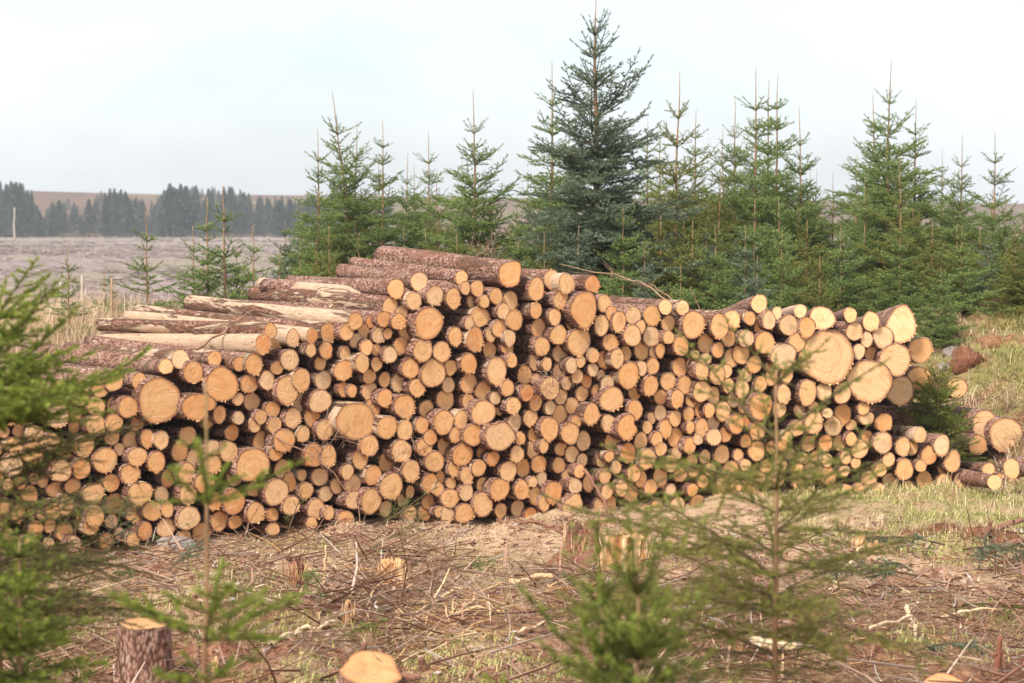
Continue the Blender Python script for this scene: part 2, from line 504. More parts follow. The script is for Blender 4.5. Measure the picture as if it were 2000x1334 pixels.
def mat_mossrot():
    m = NT('mossy_rotten_wood')
    tc = m.n('ShaderNodeTexCoord').outputs['Object']
    n1 = m.noise(tc, 9, 6, 0.7); n2 = m.noise(vscale(m, tc, (1, 1, 0.25)), 45, 4, 0.65)
    rot = m.ramp(n2, [(0.2, (0.07, 0.025, 0.02)), (0.5, (0.24, 0.09, 0.065)), (0.8, (0.46, 0.31, 0.22))])
    mo = m.ramp(m.noise(tc, 60, 4, 0.7), [(0.2, (0.07, 0.065, 0.018)), (0.5, (0.17, 0.155, 0.045)), (0.8, (0.33, 0.28, 0.12))])
    col = m.mix(m.ramp(n1, [(0.44, (0, 0, 0)), (0.60, (0.9, 0.9, 0.9))]), rot, mo)
    m.bsdf(col, 0.95, m.math('ADD', n2, n1), 0.9, 0.03, 0.1)
    return m.mat


M_MOSSROT = mat_mossrot()
M_STONE = mat_tinted('stone', [(0.1, (0.14, 0.115, 0.10)), (0.5, (0.33, 0.28, 0.255)), (0.9, (0.52, 0.45, 0.42))], nscale=14, amp=0.9, bump=0.6)
M_TURF = mat_tinted('turf_clod', [(0.1, (0.06, 0.022, 0.014)), (0.5, (0.21, 0.085, 0.045)), (0.9, (0.32, 0.19, 0.09))], nscale=14, amp=0.9, bump=0.9)

# ------------------------------------------------------------------ ground
def axis_lines(lo, hi, step, far_lo, far_hi, grow=1.09):
    a = list(np.arange(lo, hi + 1e-6, step))
    s = step
    while a[-1] < far_hi:
        s *= grow; a.append(a[-1] + s)
    s = step
    while a[0] > far_lo:
        s *= grow; a.insert(0, a[0] - s)
    return np.array(a)


xs = axis_lines(-6.2, 8.0, 0.085, -900, 900, 1.10)
ys = axis_lines(10.5, 30, 0.085, -12, 1200, 1.035)
GX, GY = np.meshgrid(xs, ys)
GZ = gz(GX, GY)
V = np.stack([GX, GY, GZ], -1).reshape(-1, 3)
nx, ny = len(xs), len(ys)
i = (np.arange(ny - 1)[:, None] * nx + np.arange(nx - 1)[None, :]).ravel()
F = np.concatenate([np.stack([i, i + 1, i + nx + 1], 1), np.stack([i, i + nx + 1, i + nx], 1)])
tag(build('ground', V, F, M_GROUND), kind='structure')

# ------------------------------------------------------------------ log pile data: x, y, rx, ry of each sawn end
TILES = {
'A': (0, 680, """1305,525,105,115 1483,430,115,125 1813,430,92,103 1462,730,65,86 1670,770,125,148 2075,675,275,295 1250,755,115,110 1040,610,130,140
770,545,105,125 735,860,165,175 985,855,80,85 1250,1005,132,140 1485,970,110,112 1460,1165,98,92 1705,1205,98,115 1920,1175,85,115 655,1220,122,115
285,690,115,130 470,690,100,120 355,925,90,90 120,880,130,120 460,1110,100,100 120,590,75,90"""),
'B': (300, 680, """160,240,88,98 350,145,115,120 520,315,135,145 795,140,88,102 890,475,218,228 1120,205,75,92 1310,210,112,150 1610,255,80,88 1775,150,120,140
1245,465,120,112 1480,420,100,122 1925,412,125,150 1745,545,160,190 1905,705,100,125 1105,665,68,80 1278,700,100,118 585,755,222,170 860,865,78,110
705,965,65,78 1110,910,70,82 1550,800,92,105 1400,895,75,92 1815,910,100,130 1320,1005,72,92 1580,1005,90,105 1020,1100,85,105 1410,1205,108,130
445,1140,105,118 100,1195,95,110 1950,1120,80,105 1700,1200,150,150"""),
'C': (600, 680, """50,24,65,82 245,26,85,104 495,68,70,92 175,190,72,98 470,290,120,130 720,195,88,122 905,205,70,90 905,24,62,77 1078,87,90,108
1510,20,130,165 1755,48,115,140 1345,265,105,125 1645,325,165,190 1865,255,78,102 815,370,82,90 1010,410,70,98 1195,445,90,120 1435,515,100,120
210,420,105,118 480,540,75,90 585,555,50,85 815,565,100,115 1010,650,95,115 1270,760,140,160 1555,795,95,110 170,690,150,155 70,900,100,125
630,950,252,250 850,780,95,120 1840,480,80,100 1800,670,110,130 1780,965,138,162 1040,1030,138,148 1275,1065,105,145 1495,1005,85,100
230,1060,115,140 1605,1160,85,100 1940,1130,80,100"""),
'D': (0, 860, """180,60,115,95 425,160,148,140 865,120,115,120 1100,85,130,140 150,320,185,150 1370,260,165,165 1790,215,118,122 1700,440,125,125
1065,370,110,130 800,400,140,140 1450,555,105,110 1215,690,140,130 1825,690,160,165 1505,820,120,130 1760,960,110,115 1987,920,130,135
1240,990,115,150 860,840,95,130 950,600,100,100 720,640,110,100 240,950,85,110 1890,1180,90,110 1180,1130,100,100 700,900,100,120 470,1150,90,100"""),
'E': (300, 860, """345,140,100,130 40,280,120,140 535,235,108,115 770,95,100,92 770,310,112,115 975,145,115,130 1285,325,228,215 190,500,85,105
435,430,108,130 670,545,132,135 1060,475,105,115 1595,165,88,100 1680,375,105,115 1770,545,85,120 1935,455,55,75 105,710,92,105 450,700,115,140
790,790,95,120 1045,800,145,170 1305,635,82,98 1600,675,158,180 1987,655,92,105 180,900,78,105 455,1015,158,155 860,1050,110,128 1065,1065,85,85
1330,945,118,150 1545,970,78,90 1795,850,110,120 160,1140,148,115 405,1250,100,80 630,1200,135,120 1560,1160,115,80"""),
'F': (600, 860, """88,195,128,165 280,205,95,145 695,240,102,128 810,70,122,145 1035,285,100,120 1230,140,130,155 1528,90,100,118 1790,75,85,120
1660,280,128,140 1355,395,120,145 1925,360,90,115 165,475,100,115 525,410,80,98 390,590,82,100 600,570,100,115 860,455,110,135 1095,600,152,180
835,790,138,175 245,695,85,100 610,780,105,115 115,895,110,130 285,950,65,88 500,1020,150,105 1020,890,80,100 1600,560,105,135 1710,640,70,85
1735,480,55,80 1875,560,65,75 1245,790,70,85 1600,800,105,105 1860,755,115,120 1545,940,80,95 1345,950,85,85 1825,975,85,110 1730,930,90,70
1340,670,45,80 60,1080,70,80"""),
'G': (600, 480, """1155,560,110,120 1460,465,105,120 1390,715,95,110 1665,650,108,125 1905,685,100,140 1085,790,100,120 1230,870,80,90 1190,985,95,100
1585,1010,185,220 1300,1100,105,125 630,985,95,108 835,990,62,75 1000,955,88,98 515,1125,90,105 275,1130,98,125 740,1120,72,95 940,1165,88,105
1050,1145,55,70 645,1240,85,95 65,1170,75,90 775,1325,72,100 1225,1302,90,112 1930,1180,85,120"""),
'H': (900, 480, """10,420,80,95 640,365,150,180 985,565,110,155 1185,440,98,130 1380,490,108,135 1715,500,95,108 60,550,62,85 213,555,85,100
168,720,82,105 310,725,60,85 462,655,82,100 640,710,102,112 560,855,82,98 980,845,72,105 1310,710,95,125 1225,925,80,105 1600,825,175,240
1440,1025,60,78 1870,750,85,115 245,930,115,130 112,1010,62,85 700,965,110,138 505,1075,90,115 393,1155,70,92 1015,1070,92,118 1275,1160,108,135
640,1200,70,110 1540,1250,150,187 1835,1035,92,130 190,1225,115,162 1970,887,75,100 1950,1260,95,115 375,1360,80,110 600,1312,72,97 1060,1310,95,120
1295,1408,95,112 -215,1150,20,20"""),
'I': (1200, 530, """60,655,97,140 245,575,97,115 490,575,108,132 665,465,82,100 890,475,72,95 705,675,85,100 235,835,118,145 345,725,55,90 485,850,105,125
708,860,70,85 1030,695,155,182 1370,715,125,160 1530,630,108,115 1885,420,100,115 1765,610,75,82 1885,745,62,75 870,970,100,135 1190,940,95,130
1350,1025,72,100 1490,870,80,110 1715,875,97,110 1560,840,60,110 360,1030,98,122 530,1050,70,90 600,1030,55,90 40,1135,92,135 150,1070,70,95
500,1235,80,105 855,1250,92,125 1045,1217,100,122 1140,1280,80,138 1190,1140,68,75 1058,1080,58,50 1520,1130,80,115 1655,1070,110,130 1825,1210,85,115"""),
'J': (900, 680, """105,200,108,138 470,300,135,180 668,160,65,92 972,185,70,105 1125,210,58,88 1290,310,85,120 1445,225,72,102 1565,175,58,75 1728,95,72,95
1865,145,80,115 1725,280,65,82 1520,370,72,90 1640,430,65,85 1830,365,52,80 1910,475,85,110 1380,455,65,85 835,350,88,122 975,410,60,75 1165,520,125,155
1305,630,80,100 612,520,78,110 105,460,105,125 295,550,100,115 450,650,67,83 95,690,75,95 685,750,92,110 865,580,85,105 975,710,80,108 1165,775,68,90
1290,865,92,118 1450,750,85,100 1580,590,78,95 1778,555,65,80 1702,860,105,148 1965,665,180,165 1920,975,90,110 295,840,165,165 500,815,35,60
700,970,85,120 908,905,90,108 1155,1050,125,160 1425,1110,118,150 1500,960,65,80 165,1130,132,152 510,1150,200,190 775,1175,65,85 940,1125,60,85
1600,1210,78,130 5,930,80,115"""),
'P': (900, 860, """25,185,135,155 312,160,95,108 735,180,85,110 945,130,80,105 1085,80,58,82 1310,110,75,88 1450,180,82,108 1580,260,65,90 1840,260,68,88
1935,210,65,65 420,235,80,90 235,360,92,100 80,460,85,110 620,400,108,130 810,365,82,122 1015,305,95,108 1278,325,78,100 1545,400,67,88 1395,470,70,90
1490,595,85,100 1665,560,75,105 1880,465,78,97 940,540,58,70 1055,500,65,85 280,575,68,92 75,680,85,108 505,640,128,150 795,645,98,135 970,720,80,110
1210,680,115,155 1460,840,130,135 1090,820,72,100 290,830,135,165 522,915,75,95 740,885,80,108 910,960,80,85 50,950,142,135 1900,670,75,100
1830,850,88,125 1960,830,60,100 670,1040,80,50 1230,900,100,60 1025,965,50,45"""),
'L': (1200, 710, """187,155,140,180 355,62,70,93 475,290,100,135 700,235,92,115 920,280,88,118 1140,365,120,138 1010,470,80,95 1290,420,72,115 605,440,75,95
820,460,80,118 265,385,78,90 1485,285,68,90 1662,325,90,118 1905,270,75,100 1550,470,75,95 1680,550,70,92 1415,620,92,125 1135,610,85,105 1240,610,50,95
970,660,70,92 600,640,75,100 795,715,72,105 270,610,100,140 485,720,50,75 165,830,130,160 430,830,63,80 930,820,55,78 990,830,45,80 1140,840,90,118
1290,770,80,100 1590,785,100,140 1745,735,70,95 1865,870,95,115 670,850,80,118 785,955,88,120 1300,960,105,100 1450,920,82,100 345,1010,80,115
555,980,70,90 -15,1020,105,130 180,1165,92,130 430,1240,110,140 610,1115,72,88 815,1165,65,85 985,1070,75,105 1090,990,60,70 1340,145,98,122 1470,100,58,88
1720,155,72,85 740,1245,60,50"""),
'Q': (1200, 860, """95,620,75,110 215,680,95,120 260,425,88,112 345,500,70,110 600,475,92,132 475,610,80,100 30,350,60,80 860,450,100,90 740,330,80,80"""),
'K': (1450, 570, """348,370,78,118 450,275,65,80 755,250,75,85 605,435,118,128 845,465,112,135 1035,345,170,158 1405,300,75,97 1675,385,97,125 1460,515,105,115
1618,620,78,95 295,665,135,145 720,655,108,118 540,835,175,160 1105,845,345,355 1518,775,78,97 1692,808,88,100 1835,595,135,150 1655,1160,285,285
390,965,85,95 375,1115,65,105 580,1085,75,105"""),
'N': (1450, 750, """540,130,88,118 850,110,110,170 1062,95,98,120 1302,122,115,138 240,290,152,175 485,335,82,98 750,340,90,80 935,500,118,160 1180,550,105,130
1310,390,102,130 925,290,80,60 1110,380,85,65 1415,530,105,70 1580,310,72,90 1620,440,88,90 1840,500,130,110 720,570,110,100 1085,770,82,108 970,940,72,82
1100,995,65,88 1345,960,65,85 1420,720,70,90 1530,850,100,120 1830,765,130,140 870,770,110,100 720,1100,70,80 880,1130,85,100 1120,1195,95,115
510,1060,70,90 800,970,65,65 1650,1240,120,100 1800,1120,100,80 1330,1130,80,70 520,800,60,70 1480,1030,60,70"""),
'M': (1700, 570, """402,430,195,242 655,755,152,172 325,885,198,225 640,1130,180,160 390,1290,180,190 1130,1250,150,130"""),
'O': (1700, 770, """425,685,85,125 545,695,70,100 930,665,98,145 765,795,90,122 1070,875,95,150 955,960,70,95 445,980,118,140 500,1225,75,95 700,1120,95,120
970,1140,105,110 1540,975,80,75 1180,1110,80,100 1310,1080,60,90 110,1240,90,80 1490,405,160,205 1765,530,205,240 1400,660,140,120 2040,640,110,120
1690,1130,85,100 1850,1170,80,90"""),
}
LOGS = []
for tk, (ox, oy, s) in TILES.items():
    for k, t in enumerate(s.split()):
        a, b, c, d = [float(q) for q in t.split(',')]
        if c < 30: continue
        LOGS.append(dict(id='%s%d' % (tk, k), u=ox + a * 0.15, v=oy + b * 0.15, rx=c * 0.15, ry=d * 0.15))

def yfront(u):
    return np.interp(u, [-200, 0, 1000, 1500, 2000, 2200], [16.5, 17.0, 19.4, 20.8, 22.3, 22.8])


def azim(u):
    return R(1) * np.interp(u, [-100, 150, 500, 1000, 1300, 1500, 1700, 2000], [36, 37, 38, 36, 33, 24, 20, 20])


# fill what the foreground trees hide and what is too dark to make out
rng = np.random.default_rng(7)
OUT = np.array([(-60, 815), (60, 765), (170, 745), (260, 740), (330, 725), (480, 720), (600, 660), (690, 640), (770, 590), (900, 560), (1000, 545),
                (1100, 560), (1170, 600), (1330, 615), (1450, 640), (1700, 650), (1780, 640), (1800, 700), (1745, 820), (1860, 870), (1880, 920), (1840, 945),
                (1650, 965), (1450, 985), (1200, 1005), (1000, 1020), (700, 1030), (500, 1045), (330, 1055), (200, 1060), (-60, 1075)], float)


def inside(u, v):
    c = False; n = len(OUT); j = n - 1
    for i_ in range(n):
        xi, yi = OUT[i_]; xj, yj = OUT[j]
        if (yi > v) != (yj > v) and u < (xj - xi) * (v - yi) / (yj - yi) + xi: c = not c
        j = i_
    return c


arr = [(l['u'], l['v'], l['rx'], l['ry']) for l in LOGS]
for k in range(16000):
    u, v = rng.uniform(-60, 1880), rng.uniform(560, 1075)
    if not inside(u, v): continue
    if not (u < 330 or (u > 1250 and v > 850)): continue
    ry = rng.uniform(11, 19); rx = ry * 0.85
    a = np.array(arr)
    dd = np.sqrt(((a[:, 0] - u) / (a[:, 2] + rx)) ** 2 + ((a[:, 1] - v) / (a[:, 3] + ry)) ** 2)
    if dd.min() > 0.97:
        arr.append((u, v, rx, ry)); LOGS.append(dict(id='fill', u=u, v=v, rx=rx, ry=ry))

N = len(LOGS)
U = np.array([l['u'] for l in LOGS]); VV = np.array([l['v'] for l in LOGS])
RX = np.array([l['rx'] for l in LOGS]); RY = np.array([l['ry'] for l in LOGS])
AZ = azim(U) + rng.normal(0, R(1.2), N)
OFF = rng.uniform(-0.03, 0.03, N)
for k, l in enumerate(LOGS):
    if l['id'] == 'fill': OFF[k] = rng.uniform(0.0, 0.15)
BEHIND = {'M3': 1.0, 'M4': 0.7, 'M5': 1.6, 'O14': 1.5, 'O15': 1.35, 'O16': 1.3, 'O17': 1.4, 'O10': 0.0}
DX = (U - 1000) / FPX
DZ = np.array([ray(u, v)[2] / ray(u, v)[1] for u, v in zip(U, VV)])
for it in range(260):
    Y = yfront(U) + OFF
    q = DX * Y * np.cos(AZ) + Y * np.sin(AZ)
    z = CAM_Z + DZ * Y
    rv = RY * Y / FPX
    rv = np.minimum(rv, 0.5 * (rv + RX * Y / FPX / np.cos(np.minimum(AZ - np.arctan(DX) * 0 , 0.8)) ) * 1.1)
    dq = q[:, None] - q[None, :]; dz = z[:, None] - z[None, :]
    dist = np.sqrt(dq ** 2 + dz ** 2) + 1e-6
    ov = (rv[:, None] + rv[None, :]) * 0.90 - dist
    np.fill_diagonal(ov, -1)
    ov = np.where(ov > 0, ov, 0)
    push = (ov * np.sign(dq) * np.clip(np.abs(dq) / dist, 0.25, 1)).sum(1)
    kq = DX * np.cos(AZ) + np.sin(AZ)
    OFF = np.clip(OFF + 0.22 * push / kq, -0.04, 0.08)
for k, l in enumerate(LOGS):
    if RY[k] > 20: OFF[k] = min(OFF[k], 0.0) - 0.035
    if RY[k] > 30: OFF[k] = -0.07
    if l['id'] in ('B16', 'H16', 'J44', 'L24', 'P30'): OFF[k] = -0.11
    if l['id'] in BEHIND: OFF[k] = BEHIND[l['id']]
# what overlap is left: shrink a little
for it in range(0):
    Y = yfront(U) + OFF
    q = DX * Y * np.cos(AZ) + Y * np.sin(AZ); z = CAM_Z + DZ * Y; rv = RY * Y / FPX
    dist = np.sqrt((q[:, None] - q[None, :]) ** 2 + (z[:, None] - z[None, :]) ** 2) + 1e-6
    ov = (rv[:, None] + rv[None, :]) - dist; np.fill_diagonal(ov, -1)
    bad = (ov > 0.035).any(1)
    small = np.array([bad[k] and (RY[k] < RY[np.argmax(ov[k])] * 1.15) for k in range(N)])
    f = np.where(small, 0.988, 1.0)
    RY *= f; RX *= f

BACKPX = {  # far ends that can be seen in the photograph
 'B1': (168, 700), 'B0': (165, 724), 'B3': (187, 677), 'G19': (249, 618), 'G14': (272, 611), 'G10': (372, 592), 'G13': (360, 616), 'G5': (496, 574),
 'G0': (590, 556), 'G1': (668, 530), 'H0': (692, 514), 'G2': (512, 556), 'H1': (750, 503), 'I13': (1385, 628), 'K2': (1516, 620), 'K6': (1612, 634),
 'K5': (1555, 650), 'K7': (1650, 665), 'O2': (1575, 842), 'O10': (1790, 905), 'I3': (1195, 590), 'I4': (1225, 597), 'G20': (520, 600),
 'K1': (1460, 630), 'M0': (1665, 655), 'I12': (1360, 640), 'G11': (420, 620),
}
# the two logs with free-lying lengths whose ends are not in the tile list
def addlog(id_, u, v, rx, ry, off, back=None):
    global U, VV, RX, RY, AZ, OFF, N
    LOGS.append(dict(id=id_, u=u, v=v, rx=rx, ry=ry))
    U = np.append(U, u); VV = np.append(VV, v); RX = np.append(RX, rx); RY = np.append(RY, ry)
    AZ = np.append(AZ, float(azim(u))); OFF = np.append(OFF, off); N += 1
    if back: BACKPX[id_] = back
addlog('X0', 528.5, 646, 11.5, 15.5, -0.05, (196, 634))
addlog('X1', 514, 672, 14.5, 19, -0.12, (203, 664))
addlog('X2', 536, 676, 10.5, 14, 0.18, (215, 652))
addlog('X3', 572, 660, 12.5, 16.5, 0.05, (236, 634))
addlog('X4', 585, 665, 9, 16, 0.2)
PEEL = {'X0': 0.55, 'X1': 0.85, 'X3': 0.8, 'G19': 0.9, 'G14': 0.55, 'G10': 0.72, 'G13': 0.35, 'G5': 0.5, 'G0': 0.42, 'G1': 0.3, 'H0': 0.3, 'G2': 0.9, 'H1': 0.36,
        'I13': 0.2, 'K2': 0.95, 'I4': 0.95, 'I3': 0.45, 'B1': 0.55, 'B0': 0.45, 'B3': 0.4, 'O2': 0.05, 'H2': 0.5, 'H4': 0.8, 'H5': 0.45, 'X2': 0.7, 'O10': 0.5}

def lobes(*ls):
    def f(th):
        r = np.ones_like(th)
        for c, w, a in ls:
            d = (np.degrees(th) - c + 180) % 360 - 180
            r = r + a * np.exp(-(d / w) ** 2)
        return r
    return f


SHAPES = {
 'B16': lobes((-40, 13, -0.38), (-70, 25, 0.10), (5, 25, 0.06), (200, 40, 0.06), (90, 40, -0.05)),
 'H16': lobes((-80, 26, 0.14), (215, 30, -0.12), (-20, 30, -0.05), (150, 14, -0.10), (45, 25, 0.05)),
 'H1': lobes((45, 20, 0.14), (135, 18, -0.04), (-45, 20, 0.10), (225, 18, 0.02), (90, 20, -0.06), (180, 30, -0.06), (0, 20, -0.05)),
 'J44': lobes((-15, 14, 0.12), (30, 25, -0.12), (130, 20, 0.10), (70, 15, 0.05), (200, 30, -0.05)),
 'L24': lobes((20, 13, -0.24), (-20, 18, 0.12), (75, 25, 0.10), (-90, 25, 0.06)),
 'P30': lobes((60, 16, 0.20), (120, 25, -0.15), (-40, 30, 0.05), (200, 25, 0.1)),
 'M0': lobes((75, 14, 0.12), (-90, 20, 0.04), (140, 25, -0.06), (30, 20, -0.04)),
 'A5': lobes((-35, 18, 0.10), (60, 30, -0.04), (200, 30, 0.03)),
 'E6': lobes((20, 25, 0.06), (120, 20, 0.05), (180, 30, -0.08)),
 'K12': lobes((-10, 16, -0.10), (20, 18, 0.08), (180, 30, 0.04)),
 'K13': lobes((75, 14, 0.06), (20, 14, -0.02), (-85, 14, 0.05), (-130, 22, -0.03), (200, 20, 0.05)),
 'K17': lobes((110, 14, 0.05), (75, 14, -0.06), (-10, 22, 0.06), (-90, 25, 0.05), (150, 25, -0.05)),
 'C27': lobes((-30, 25, 0.08), (120, 20, 0.05), (220, 25, -0.04)),
 'J1': lobes((110, 30, 0.10), (-70, 20, 0.12), (30, 30, -0.05)),
 'H29': lobes((95, 18, 0.12), (30, 25, -0.08)),
 'I11': lobes((120, 25, 0.08), (-80, 25, 0.06), (200, 25, -0.08)),
 'P37': lobes((170, 14, -0.3)), 'D12': lobes((100, 10, -0.28)), 'F8': lobes((80, 12, 0.06)), 'P29': lobes((-10, 16, -0.14), (40, 20, 0.06)),
}


def log_mesh(k, hi=False):
    """returns geometry in the log's own frame: origin at the sawn end, +Z along the log"""
    l = LOGS[k]; u, v = U[k], VV[k]
    Y = float(yfront(u) + OFF[k]); P = at(u, v, Y)
    L = 3.45 + rng.uniform(-0.18, 0.18)
    if l['id'] in BACKPX:
        bu, bv = BACKPX[l['id']]
        d = ray(bu, bv); d = d / np.linalg.norm(d)
        oc = CAM - P; b = d @ oc; c = oc @ oc - L * L
        disc = b * b - c
        if disc < 0:
            L = math.sqrt(oc @ oc - b * b) + 0.05; disc = b * b - (oc @ oc - L * L)
        t = -b + math.sqrt(disc)
        bd = CAM + d * t - P
    else:
        pitch = R(-1.5) * np.interp(u, [0, 1300, 1600], [0.0, 0.3, 1.3]) + rng.normal(0, R(0.5))
        bd = np.array([-math.sin(AZ[k]) * math.cos(pitch), math.cos(AZ[k]) * math.cos(pitch), math.sin(pitch)])
    bd = bd / np.linalg.norm(bd)
    view = (P - CAM) / np.linalg.norm(P - CAM)
    ca = max(0.6, abs(view @ bd))
    rv = RY[k] * Y / FPX; rh = RX[k] * Y / FPX / ca
    rh = min(max(rh, rv * 0.82), rv * (1.5 if l['id'] in SHAPES else 1.16))
    n = 26 if RY[k] > 22 else 20
    th = np.arange(n) * 2 * math.pi / n
    sh = 1 + 0.034 * np.cos(2 * th + rng.uniform(0, 6)) + 0.034 * np.cos(3 * th + rng.uniform(0, 6)) + 0.015 * np.cos(5 * th + rng.uniform(0, 6)) + rng.normal(0, 0.008, n)
    if l['id'] in SHAPES: sh = sh * SHAPES[l['id']](th)
    sh = sh * (1.03 if RY[k] > 20 else 1.10)
    zc = np.concatenate([[0, 0.012, 0.06, 0.14, 0.26, 0.42], np.linspace(0.6, L, 22 if hi else 7)])
    taper = rng.uniform(-0.03, 0.12) / L if l['id'] not in ('H1', 'G10') else -0.06 / L
    ecc = np.stack([-np.cos(th) * rh, np.sin(th) * rv], 1)
    bend = rng.normal(0, 0.006, 2)
    rings = []
    ph = rng.uniform(0, 6, 3)
    for z in zc:
        s2 = (1 - taper * z)
        smooth_sh = 1 + (sh - 1) * (1 if z < 0.2 else max(0.35, 1 - 0.5 * (z - 0.2)))
        wob = 1 + 0.016 * np.sin(2 * th + ph[0] + 2.3 * z) + 0.012 * np.sin(3 * th + ph[1] - 3.1 * z) + rng.normal(0, 0.011, n)
        if z == 0: wob = 1
        if z == 0.012: wob = 1.0; smooth_sh = smooth_sh * 1.012
        xy = ecc * (s2 * smooth_sh * wob)[:, None]
        xy = xy + bend * math.sin(math.pi * z / L)
        rings.append(np.column_stack([xy, np.full(n, z)]))
    V = np.concatenate(rings); m = len(zc)
    F = []
    for a in range(m - 1):
        for j in range(n):
            p, q_ = a * n + j, a * n + (j + 1) % n
            F += [(p, q_ + n, q_), (p, p + n, q_ + n)]
    # face rim a little inside the bark, bark annulus at the end
    bt = min(0.010, 0.06 * rv)
    inner = rings[0].copy(); inner[:, :2] *= (1 - bt / rv); inner[:, 2] += 0.001
    b0 = len(V); V = np.vstack([V, inner])
    for j in range(n):
        p, q_ = j, (j + 1) % n
        F += [(p, q_, b0 + q_), (p, b0 + q_, b0 + j)]
    # far end cap
    c1 = len(V); V = np.vstack([V, [[*(V[(m - 1) * n:m * n, :2].mean(0)), zc[-1]]]])
    capF = [(c1, (m - 1) * n + (j + 1) % n, (m - 1) * n + j) for j in range(n)]
    mi = [0] * len(F) + [1] * len(capF); F = F + capF
    # cut face: rings with slight relief and a splintered edge
    fr = [1.0, 0.8, 0.5, 0.22]
    cv, rel = [], []
    tilt = rng.normal(0, 0.03, 2)
    for q_ in fr:
        xy = inner[:, :2] * q_ * (1 if q_ == 1 else 1 + rng.normal(0, 0.01, n)[:, None])
        cz = np.full(n, 0.0015) + (0 if q_ == 1 else 1) * rng.normal(0, 0.0004, n) - 0.002 * (1 - q_) * rng.uniform(-1, 1)
        cv.append(np.column_stack([xy, cz])); rel += [q_] * n
    cv = np.concatenate(cv); cF = []
    for a in range(3):
        for j in range(n):
            p, q_ = a * n + j, a * n + (j + 1) % n
            cF += [(p, q_, q_ + n), (p, q_ + n, p + n)]
    cc = len(cv); cv = np.vstack([cv, [[0, 0, 0.0]]]); rel.append(0.0)
    for j in range(n): cF.append((3 * n + j, 3 * n + (j + 1) % n, cc))
    # splinters round the lower rim
    ns = rng.integers(5, 16)
    mid = rng.choice([-70, -60, -110, -90, 200, 140, -20]) * math.pi / 180
    ext, eF, er = [], [], []
    base = len(cv)
    for s_ in range(ns):
        a = rng.normal(mid, 0.5) if rng.random() < 0.8 else rng.uniform(0, 6.28)
        f_ = np.interp(a % (2 * math.pi), np.append(th, 2 * math.pi), np.append(sh, sh[0]))
        w = rng.uniform(0.02, 0.07); ln = rng.uniform(0.005, 0.02)
        def pt(aa, rr_, zz): return [-math.cos(aa) * (rh * f_ * 0.97 + rr_), math.sin(aa) * (rv * f_ * 0.97 + rr_), zz]
        ext += [pt(a - w, -0.004, 0.0), pt(a + w, -0.004, 0.0), pt(a + rng.normal(0, 0.05), ln, rng.uniform(-0.016, 0.004)), pt(a, 0.0, 0.01)]
        q0 = base + 4 * s_
        eF += [(q0, q0 + 1, q0 + 2), (q0, q0 + 2, q0 + 3), (q0 + 1, q0 + 3, q0 + 2)]
        er += [0.7] * 4
    cv = np.vstack([cv, ext]); cF = cF + eF; rel += er
    pith = np.array([rng.normal(0, 0.12) * rh, rng.normal(0, 0.12) * rv])
    uv = cv[:, :2] - pith
    # frame
    Zl = bd; up = np.array([0, 0, 1.0]); Xl = np.cross(up, Zl); Xl /= np.linalg.norm(Xl); Yl = np.cross(Zl, Xl)
    rot = np.column_stack([Xl, Yl, Zl])
    tint = rng.random()
    hue = np.clip(rng.normal(0.42, 0.28), 0, 1)
    if l['id'] in ('K13', 'K17', 'M0', 'M2', 'M4', 'K8', 'K5', 'O14', 'O15', 'K1', 'K2'): hue = 0.15
    if l['id'] in ('H16', 'H1', 'J46', 'J43', 'P26', 'G8', 'H21'): hue = 0.72
    pl = PEEL[l['id']] * 0.76 if l['id'] in PEEL else float(np.clip(rng.normal(0.18, 0.18), 0, 0.7))
    return dict(P=P, rot=rot, V=V, F=np.array(F), mi=mi, cv=cv, cF=np.array(cF), uv=uv, rel=np.array(rel), tint=tint, hue=hue, peel=pl, rv=rv, L=L)


